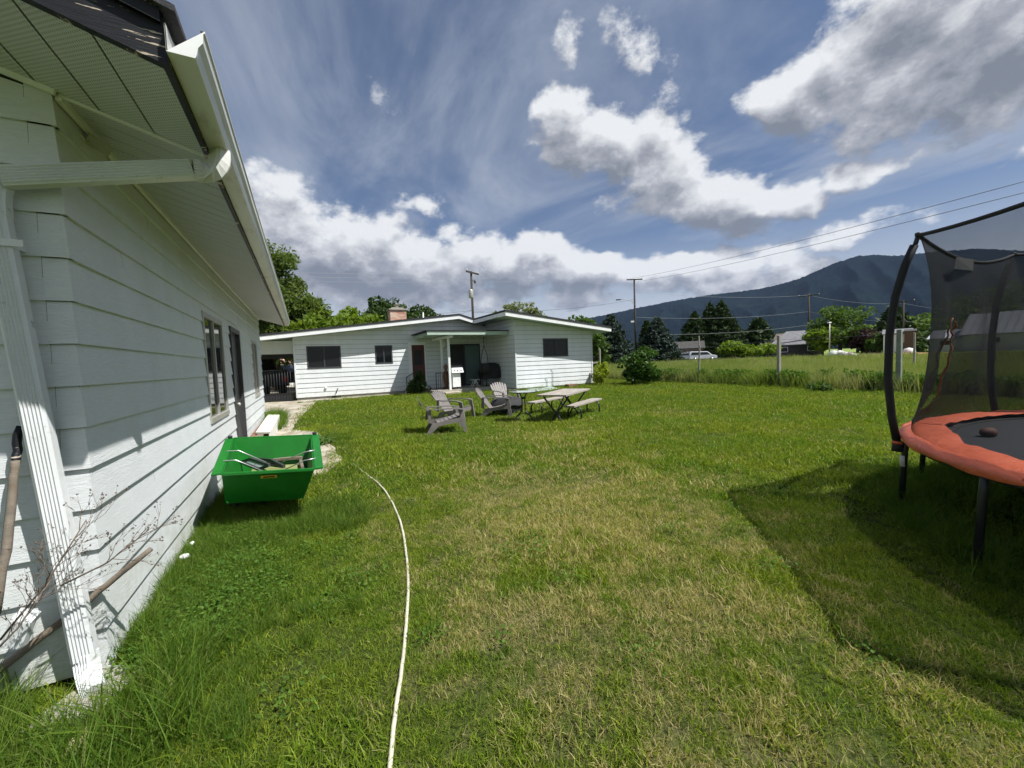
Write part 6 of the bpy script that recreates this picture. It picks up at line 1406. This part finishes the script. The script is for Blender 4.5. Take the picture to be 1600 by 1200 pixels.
# ================================================================ FAR BUILDINGS AND VEHICLES
def gable(name, label, base, W_, D_, hw_, hr, wallm, roofm, rz=0, wins=(), group=None, ov=.4, cat='house', chim=None, axis='x', hip=0):
    t = thing(name, label, cat, base, rz, group)
    mb = MB(); mb.box(-W_ / 2, W_ / 2, -D_ / 2, D_ / 2, 0, hw_)
    mb.add([(-W_ / 2, -D_ / 2, hw_), (-W_ / 2, D_ / 2, hw_), (-W_ / 2 + hip, 0, hr - .05)], [(0, 2, 1)]); mb.add([(W_ / 2, -D_ / 2, hw_), (W_ / 2, D_ / 2, hw_), (W_ / 2 - hip, 0, hr - .05)], [(0, 1, 2)])
    part(mb, 'walls', wallm, t)
    mb = MB(); sl = (hr - hw_) / (D_ / 2); zo = hw_ - sl * ov
    E = [(-W_ / 2 - ov, -D_ / 2 - ov, zo), (W_ / 2 + ov, -D_ / 2 - ov, zo), (W_ / 2 + ov, D_ / 2 + ov, zo), (-W_ / 2 - ov, D_ / 2 + ov, zo)]; Rr = [(-W_ / 2 - (ov if not hip else -hip), 0, hr), (W_ / 2 + (ov if not hip else -hip), 0, hr)]
    up_ = [(v[0], v[1], v[2] + .14) for v in E + Rr]; al = E + Rr + up_
    mb.add(al, [(0, 1, 5, 4), (2, 3, 4, 5), (6, 10, 11, 7), (8, 11, 10, 9), (0, 6, 7, 1), (2, 8, 9, 3), (1, 7, 11, 5), (5, 11, 8, 2), (3, 9, 10, 4), (4, 10, 6, 0)])
    rf = part(mb, 'roof', roofm, t)
    if chim: mb = MB(); mb.box(chim[0] - .35, chim[0] + .35, -.4, .4, hr - 1, hr + chim[1]); part(mb, 'chimney', mat('red_chimney', (.55, .14, .09), .9, .2, 8), rf)
    for (x, z, w_, h_) in wins:
        mb = MB(); mb.box(x - w_ / 2, x + w_ / 2, -D_ / 2 - .05, -D_ / 2 - .002, z, z + h_); f_ = part(mb, 'window', M['trimwhite'], t); mb = MB(); mb.box(x - w_ / 2 + .08, x + w_ / 2 - .08, -D_ / 2 - .07, -D_ / 2 - .051, z + .08, z + h_ - .08); part(mb, 'pane', M['dark'], f_)
    return t
def metalroof():
    m = bpy.data.materials.new('ribbed_metal_roof'); m.use_nodes = True; nt = m.node_tree; t = NT(nt); bs = nt.nodes['Principled BSDF']
    p = nt.nodes.new('ShaderNodeTexCoord').outputs['Object']; sx = nt.nodes.new('ShaderNodeSeparateXYZ'); t.put(sx.inputs[0], p)
    f = t.m('FRACT', t.m('DIVIDE', sx.outputs[0], .9)); c = t.mix(t.m('LESS_THAN', f, .18), (.40, .42, .45), (.22, .23, .26)); c = t.mix(t.rng(t.noise(p, .8, 4), .4, .7, 0, .5), c, (.30, .31, .33))
    t.put(bs.inputs['Base Color'], c); bs.inputs['Roughness'].default_value = .45; bs.inputs['Metallic'].default_value = .1; return m
MR = metalroof()
pale = mat('pale_wall', (.62, .62, .60), .8, .1, 1); grey = mat('grey_shingles', (.17, .17, .18), .9, .25, 2); dkwall = mat('dark_wall', (.05, .048, .045), .9, .3, 2)
D0 = 104; lb = base_at(1503, 545, D0); rzb = az_v(1530) - .22; wb_ = 30.; cdir = Vector((math.cos(rzb), math.sin(rzb), 0)); b = lb + cdir * (wb_ / 2 + 1.2)
gable('barn', 'long white barn with a grey ribbed metal roof seen through the trampoline net', b, wb_, 9, 2.9, 6.1, pale, MR, rzb, [(-11.6, 1.2, 1.3, 1.0), (-7.2, 1.1, 1.2, 1.4), (-3, 1.2, 1.2, 1.4), (2.5, 1.2, 1.2, 1.4), (8, 1.2, 1.2, 1.2)], cat='barn')
q = lb - cdir * 1.0; gable('barn_annex', 'small white lean-to shed at the left end of the barn', q, 4.2, 6, 2.4, 3.7, pale, MR, rzb, [(-.3, 1.1, 1.3, .9)], cat='shed')
b = base_at(1243, 552, 98); gable('far_house', 'low dark house with a broad grey hip roof beyond the field', b, 8.2, 8.6, 2.5, 5.0, dkwall, grey, az_v(1243) + .05, [(-2, 1.0, 1.2, 1.0), (2.2, 1.1, 1.2, .9)], hip=2.6)
b = base_at(1206, 552, 105); gable('far_house', 'house with a red chimney peeping over the orchard trees', b, 4.5, 6, 2.6, 4.9, pale, mat('brown_roof', (.14, .11, .10), .9), az_v(1206), [], chim=(-1.2, .7))
b = base_at(1402, 548, 88); gable('white_shed', 'white shed with a tan door half hidden behind the trampoline pole', b, 3.2, 4, 3.2, 3.9, mat('bright_white_wall', (.78, .78, .76), .7), grey, az_v(1402), [(.9, .0, .7, 1.9)], cat='shed', ov=.15)
b = base_at(1379, 548, 92); gable('white_shed', 'pale blue grey workshop left of the white shed', b, 3.4, 4, 2.9, 3.7, mat('blue_grey_wall', (.40, .46, .50), .7), grey, az_v(1379), [(-1, .3, 1.2, 1.6)], cat='shed', ov=.15)
b = base_at(1422, 548, 86); mb = MB(); 
gable('brown_barn', 'dark brown shed at the edge of the trampoline net', b, 1.3, 3, 3.4, 3.7, mat('brown_wall', (.10, .06, .045), .9), dkwall, az_v(1422), [], cat='shed', ov=.05)
b = base_at(940, 556, 60); gable('far_house', 'tan walled low building between the house corner and the first spruce', b, 5.5, 5, 1.75, 2.6, mat('tan_wall', (.55, .42, .30), .9), mat('pale_roof', (.5, .5, .48), .8), az_v(940), [], ov=.2)
b = base_at(1048, 556, 86); t_ = thing('cargo_trailer', 'flat sided blue grey trailer behind the big bush', 'trailer', b, az_v(1048)); mb = MB(); mb.box(-1.6, 1.6, -1, 1, .5, 3.0); part(mb, 'body', mat('trailer_grey', (.20, .24, .27), .5), t_, bevel=.05)
for sx_ in (-.5, .5): mb = MB(); mb.tube([(sx_, -1.02, .4), (sx_, -.8, .4)], .4, 14); part(mb, 'wheel', M['rubber'], t_)
b = base_at(1062, 552, 95); gable('far_house', 'brown low house behind the parked cars', b, 9, 7, 2.6, 4.0, mat('brown_house', (.16, .12, .10), .9), dkwall, az_v(1062), [(-2, 1, 1.2, .9), (2, 1, 1.2, .9)])
# left, seen through the carport
b = base_at(418, 600, 42); gable('pink_house', 'small house with a pinkish roof seen through the carport opening', b, 5, 5, 2.1, 3.4, pale, mat('pink_roof', (.55, .32, .26), .9), az_v(418) + .5, [(1, .8, .8, .9)])
b = base_at(452, 600, 45); cpo = thing('carport', 'open carport with a red roof seen through the gateway', 'carport', b, az_v(452) + .1); mb = MB(); mb.hexa([(-2.6, -2.2, 2.5), (2.6, -2.2, 2.5), (2.6, 2.2, 3.2), (-2.6, 2.2, 3.2), (-2.6, -2.2, 2.62), (2.6, -2.2, 2.62), (2.6, 2.2, 3.32), (-2.6, 2.2, 3.32)]); part(mb, 'roof', mat('red_roof', (.55, .10, .06), .6, .1, 2), cpo)
for sx_ in (-2.4, 2.4):
    for sy_ in (-2, 2): mb = MB(); mb.box(sx_ - .08, sx_ + .08, sy_ - .08, sy_ + .08, 0, 2.55 + (.3 if sy_ > 0 else 0)); part(mb, 'post', M['darkframe'], cpo)
glassd = mat('car_glass', (.02, .025, .03), .08, .1, 2)
def vehicle(name, label, cat, base, rz, L, Wd, prof_body, prof_glass, paint, wheels, wr=.34, group=None):
    """profiles in the side plane (x,z), extruded across"""
    t = thing(name, label, cat, base, rz, group)
    def ext(pr, w2, taper=0):
        mb = MB(); n = len(pr); mb.add([(x, -w2 + taper * max(0, z - 1.0), z) for x, z in pr] + [(x, w2 - taper * max(0, z - 1.0), z) for x, z in pr], [tuple(range(n))[::-1], tuple(range(n, 2 * n))] + [(i, (i + 1) % n, n + (i + 1) % n, n + i) for i in range(n)]); return mb
    part(ext(prof_body, Wd / 2, .18), 'body', paint, t, bevel=.05); gl = part(ext(prof_glass, Wd / 2 + .008, .18), 'windows', glassd, t)
    for wx in wheels:
        for s in (-1, 1):
            mb = MB(); mb.tube([(wx, s * (Wd / 2 - .2), wr), (wx, s * (Wd / 2 + .015), wr)], wr, 20); wh = part(mb, 'wheel', M['rubber'], t); mb = MB(); mb.tube([(wx, s * (Wd / 2 + .016), wr), (wx, s * (Wd / 2 + .03), wr)], wr * .6, 14); part(mb, 'rim', M['galv'], wh)
    for s in (-1, 1):
        mb = MB(); mb.box(L / 2 - .12, L / 2 + .01, s * Wd * .34 - .15, s * Wd * .34 + .15, .65, .82); part(mb, 'headlight', M['insul'], t)
        mb = MB(); mb.box(-L / 2 - .01, -L / 2 + .08, s * Wd * .40 - .08, s * Wd * .40 + .08, .75, 1.0); part(mb, 'taillight', mat('tail_red', (.4, .02, .02), .4), t)
    return t
vanb = [(-2.45, .35), (2.4, .35), (2.48, .75), (2.2, .98), (1.55, 1.08), (.75, 1.78), (-2.2, 1.82), (-2.45, 1.6)]
vang = [(-2.25, 1.10), (1.30, 1.12), (.70, 1.64), (-2.1, 1.66)]
suvb = [(-2.3, .40), (2.25, .40), (2.32, .85), (2.05, 1.02), (1.15, 1.10), (.45, 1.62), (-1.6, 1.68), (-2.2, 1.15)]
suvg = [(-1.95, 1.12), (.98, 1.12), (.40, 1.54), (-1.5, 1.58)]
Dv = 88
b = base_at(1098, 560, Dv); vehicle('van', 'long white van parked behind the field', 'van', b, az_v(1097) + .15, 4.9, 1.9, vanb, vang, mat('white_car_paint', (.72, .74, .75), .3, .03, 2, coat=.5), (-1.5, 1.55), group='vehicles parked beyond the field')
b = base_at(1066, 560, Dv + 3); o = vehicle('car', 'silver hatchback parked left of the white van', 'car', b, az_v(1066) + math.pi + .1, 4.6, 1.85, suvb, suvg, mat('silver_paint', (.42, .45, .48), .3, .03, 2, coat=.5), (-1.4, 1.45), group='vehicles parked beyond the field')
b = base_at(437, 600, 34); vehicle('car', 'dark blue car parked under the red carport beyond the gate', 'car', b, az_v(437) + 2.0, 4.6, 1.85, suvb, suvg, mat('dark_blue_paint', (.02, .025, .045), .25, .03, 2, coat=.6), (-1.4, 1.45))
truckb = [(-2.8, .55), (2.75, .55), (2.85, 1.15), (2.6, 1.28), (1.4, 1.33), (.9, 1.92), (-.6, 1.95), (-.8, 1.38), (-2.75, 1.36)]
truckg = [(-.55, 1.36), (1.2, 1.36), (.82, 1.84), (-.5, 1.86)]
b = base_at(398, 600, 24.5); b.z = .18; vehicle('pickup_truck', 'black pickup truck standing in the shade left of the iron gate', 'truck', b, az_v(398) + 1.75, 5.7, 1.95, truckb, truckg, mat('black_paint_gloss', (.012, .012, .014), .25, .03, 2, coat=.6), (-1.7, 1.8), .40)
# rubble and red earth beyond the field
b = Dp(1320, 556, 72); t_ = thing('rubble_pile', 'pile of pale broken concrete slabs at the far edge of the field', 'rubble pile', (b.x, b.y, GZ)); mb = MB(); rr = random.Random(3)
for k in range(26):
    x_, y_ = rr.gauss(0, 1.5), rr.gauss(0, .8); z_ = max(0, .55 - .22 * abs(x_)) * rr.random() + .1; s_ = rr.uniform(.25, .6); a_ = rr.uniform(0, 3); ca, sa_ = math.cos(a_), math.sin(a_); tz = rr.uniform(-.2, .2)
    mb.hexa([(x_ + ca * i * s_ - sa_ * j * s_ * .6, y_ + sa_ * i * s_ + ca * j * s_ * .6, z_ + dz + tz * i) for dz in (-.08, .08) for i, j in ((-1, -1), (1, -1), (1, 1), (-1, 1))])
part(mb, 'slabs', mat('pale_rubble', (.55, .54, .50), .9, .2, 2), t_)
a_ = [Dp(1310, 556, 68), Dp(1480, 556, 62), Dp(1480, 553, 78), Dp(1310, 553, 84)]
mb = MB(); mb.add([(v.x, v.y, GZ + .30 + .0) for v in a_] + [(v.x, v.y, GZ - .1) for v in a_], [(0, 1, 2, 3), (0, 4, 5, 1), (1, 5, 6, 2), (2, 6, 7, 3), (3, 7, 4, 0)]); tag(mb.build('red_earth', mat('red_earth', (.42, .17, .10), 1, .3, .6, col2=(.30, .22, .14), c2lo=.5, c2hi=.6, c2scale=.3)), kind='structure')
a_ = [Dp(1020, 560, 76), Dp(1260, 556, 80), Dp(1260, 556, 94), Dp(1020, 556, 94)]
mb = MB(); mb.add([(v.x, v.y, GZ + .02) for v in a_], [(0, 1, 2, 3)]); tag(mb.build('road', mat('asphalt', (.16, .16, .155), .9, .1, 1)), kind='structure')
a_ = [(-40, 21), (-.6, 21), (6, 60), (-40, 60)]; mb = MB(); mb.add([(x, y, GZ + .004) for x, y in a_], [(0, 1, 2, 3)]); tag(mb.build('gravel_yard', mat('gravel', (.34, .31, .24), 1, .25, 3)), kind='structure')
for i, (px, py) in enumerate(((1303, 551), (1312, 551), (1420, 554))):
    b = Dp(px, py, 80); mb = MB(); mb.lathe([(.7, 0), (.75, .4), (.5, .9), (.0, 1.05)], seg=10); o = mb.build('boulder', pale); o.location = (b.x, b.y, GZ); o.rotation_euler = (0, 0, i); tag(o, ['pale boulder left of the lamp post foot', 'pale boulder right of the lamp post foot', 'pale boulder by the brown shed at the net edge'][i], 'boulder', 'boulders beyond the field')

# ================================================================ MOUNTAIN
rp = [(5, .5), (20, 3.2), (30, 4.7), (39.65, 5.73), (45.6, 6.62), (49.7, 7.12), (53.5, 7.42), (57, 7.5), (59.5, 7.55), (61.5, 7.8), (63.6, 8.25), (66.4, 9.32), (68.6, 9.78), (70, 9.6), (71.5, 9.2), (73.8, 9.05), (77, 8.7), (79.6, 7.9), (86, 6.6), (95, 5.4), (110, 4), (125, 2)]
na, nr2 = 900, 90; A_ = np.linspace(8, 122, na); EL = np.interp(A_, [a for a, _ in rp], [e for _, e in rp])
Rr_ = 3900.; hr_ = Rr_ * np.tan(np.radians(EL)); rads = np.linspace(1500, 5200, nr2)
rg = np.random.default_rng(3)
def vnoise(x, y, seed):
    r = np.random.default_rng(seed); tb = r.uniform(-1, 1, (64, 64)); xi, yi = np.floor(x).astype(int), np.floor(y).astype(int); fx, fy = x - xi, y - yi; fx = fx * fx * (3 - 2 * fx); fy = fy * fy * (3 - 2 * fy)
    g_ = lambda i, j: tb[i % 64, j % 64]; return (g_(xi, yi) * (1 - fx) + g_(xi + 1, yi) * fx) * (1 - fy) + (g_(xi, yi + 1) * (1 - fx) + g_(xi + 1, yi + 1) * fx) * fy
AA, RR = np.meshgrid(A_, rads, indexing='ij'); HR = np.repeat(hr_[:, None], nr2, 1)
u = np.clip((RR - 1500) / (Rr_ - 1500), 0, 1); shape = np.where(RR <= Rr_, u ** 1.25, 1 - (RR - Rr_) / 1300 * .5)
XX, YY = RR * np.sin(np.radians(AA)), RR * np.cos(np.radians(AA))
spur = np.abs(vnoise(AA * .45 + RR / 900, RR / 700 + 3, 1)); n2_ = vnoise(XX / 260, YY / 260, 2) * .5 + vnoise(XX / 110, YY / 110, 4) * .3
ZZ = HR * shape - 120 * spur * np.sin(np.pi * u) ** 1.0 * (RR < Rr_) + 30 * n2_ * np.sin(np.pi * np.clip(u, 0, 1))
ZZ += np.random.default_rng(8).uniform(0, 1, ZZ.shape) ** 2 * 8 * (u > .05)
ZZ = np.where(RR <= 1510, -5, ZZ)
V = np.stack([XX, YY, ZZ], 2).reshape(-1, 3); ii, jj = np.meshgrid(np.arange(na - 1), np.arange(nr2 - 1), indexing='ij'); ii, jj = ii.ravel(), jj.ravel(); idx = lambda i, j: i * nr2 + j
F = np.stack([idx(ii, jj), idx(ii, jj + 1), idx(ii + 1, jj + 1), idx(ii + 1, jj)], 1)[:, ::-1]
mm = mat('forested_mountain', (.007, .013, .016), 1, .35, .012, col2=(.013, .020, .016), c2lo=.52, c2hi=.75, c2scale=.004, spec=.0)
tag(npmesh('mountain', V, F, mm, smooth=True), kind='structure')
# ================================================================ HAZE
mb = MB(); mb.box(-900, 6200, -900, 6200, -1.5, 1250)
hm = bpy.data.materials.new('haze'); hm.use_nodes = True; nt = hm.node_tree; nt.nodes.clear(); vo = nt.nodes.new('ShaderNodeVolumePrincipled'); vo.inputs['Color'].default_value = (.42, .58, .95, 1); vo.inputs['Density'].default_value = HAZE = .000028; vo.inputs['Anisotropy'].default_value = 0
oo = nt.nodes.new('ShaderNodeOutputMaterial'); nt.links.new(vo.outputs[0], oo.inputs['Volume'])
hz_o = mb.build('haze', hm); tag(hz_o, kind='stuff')
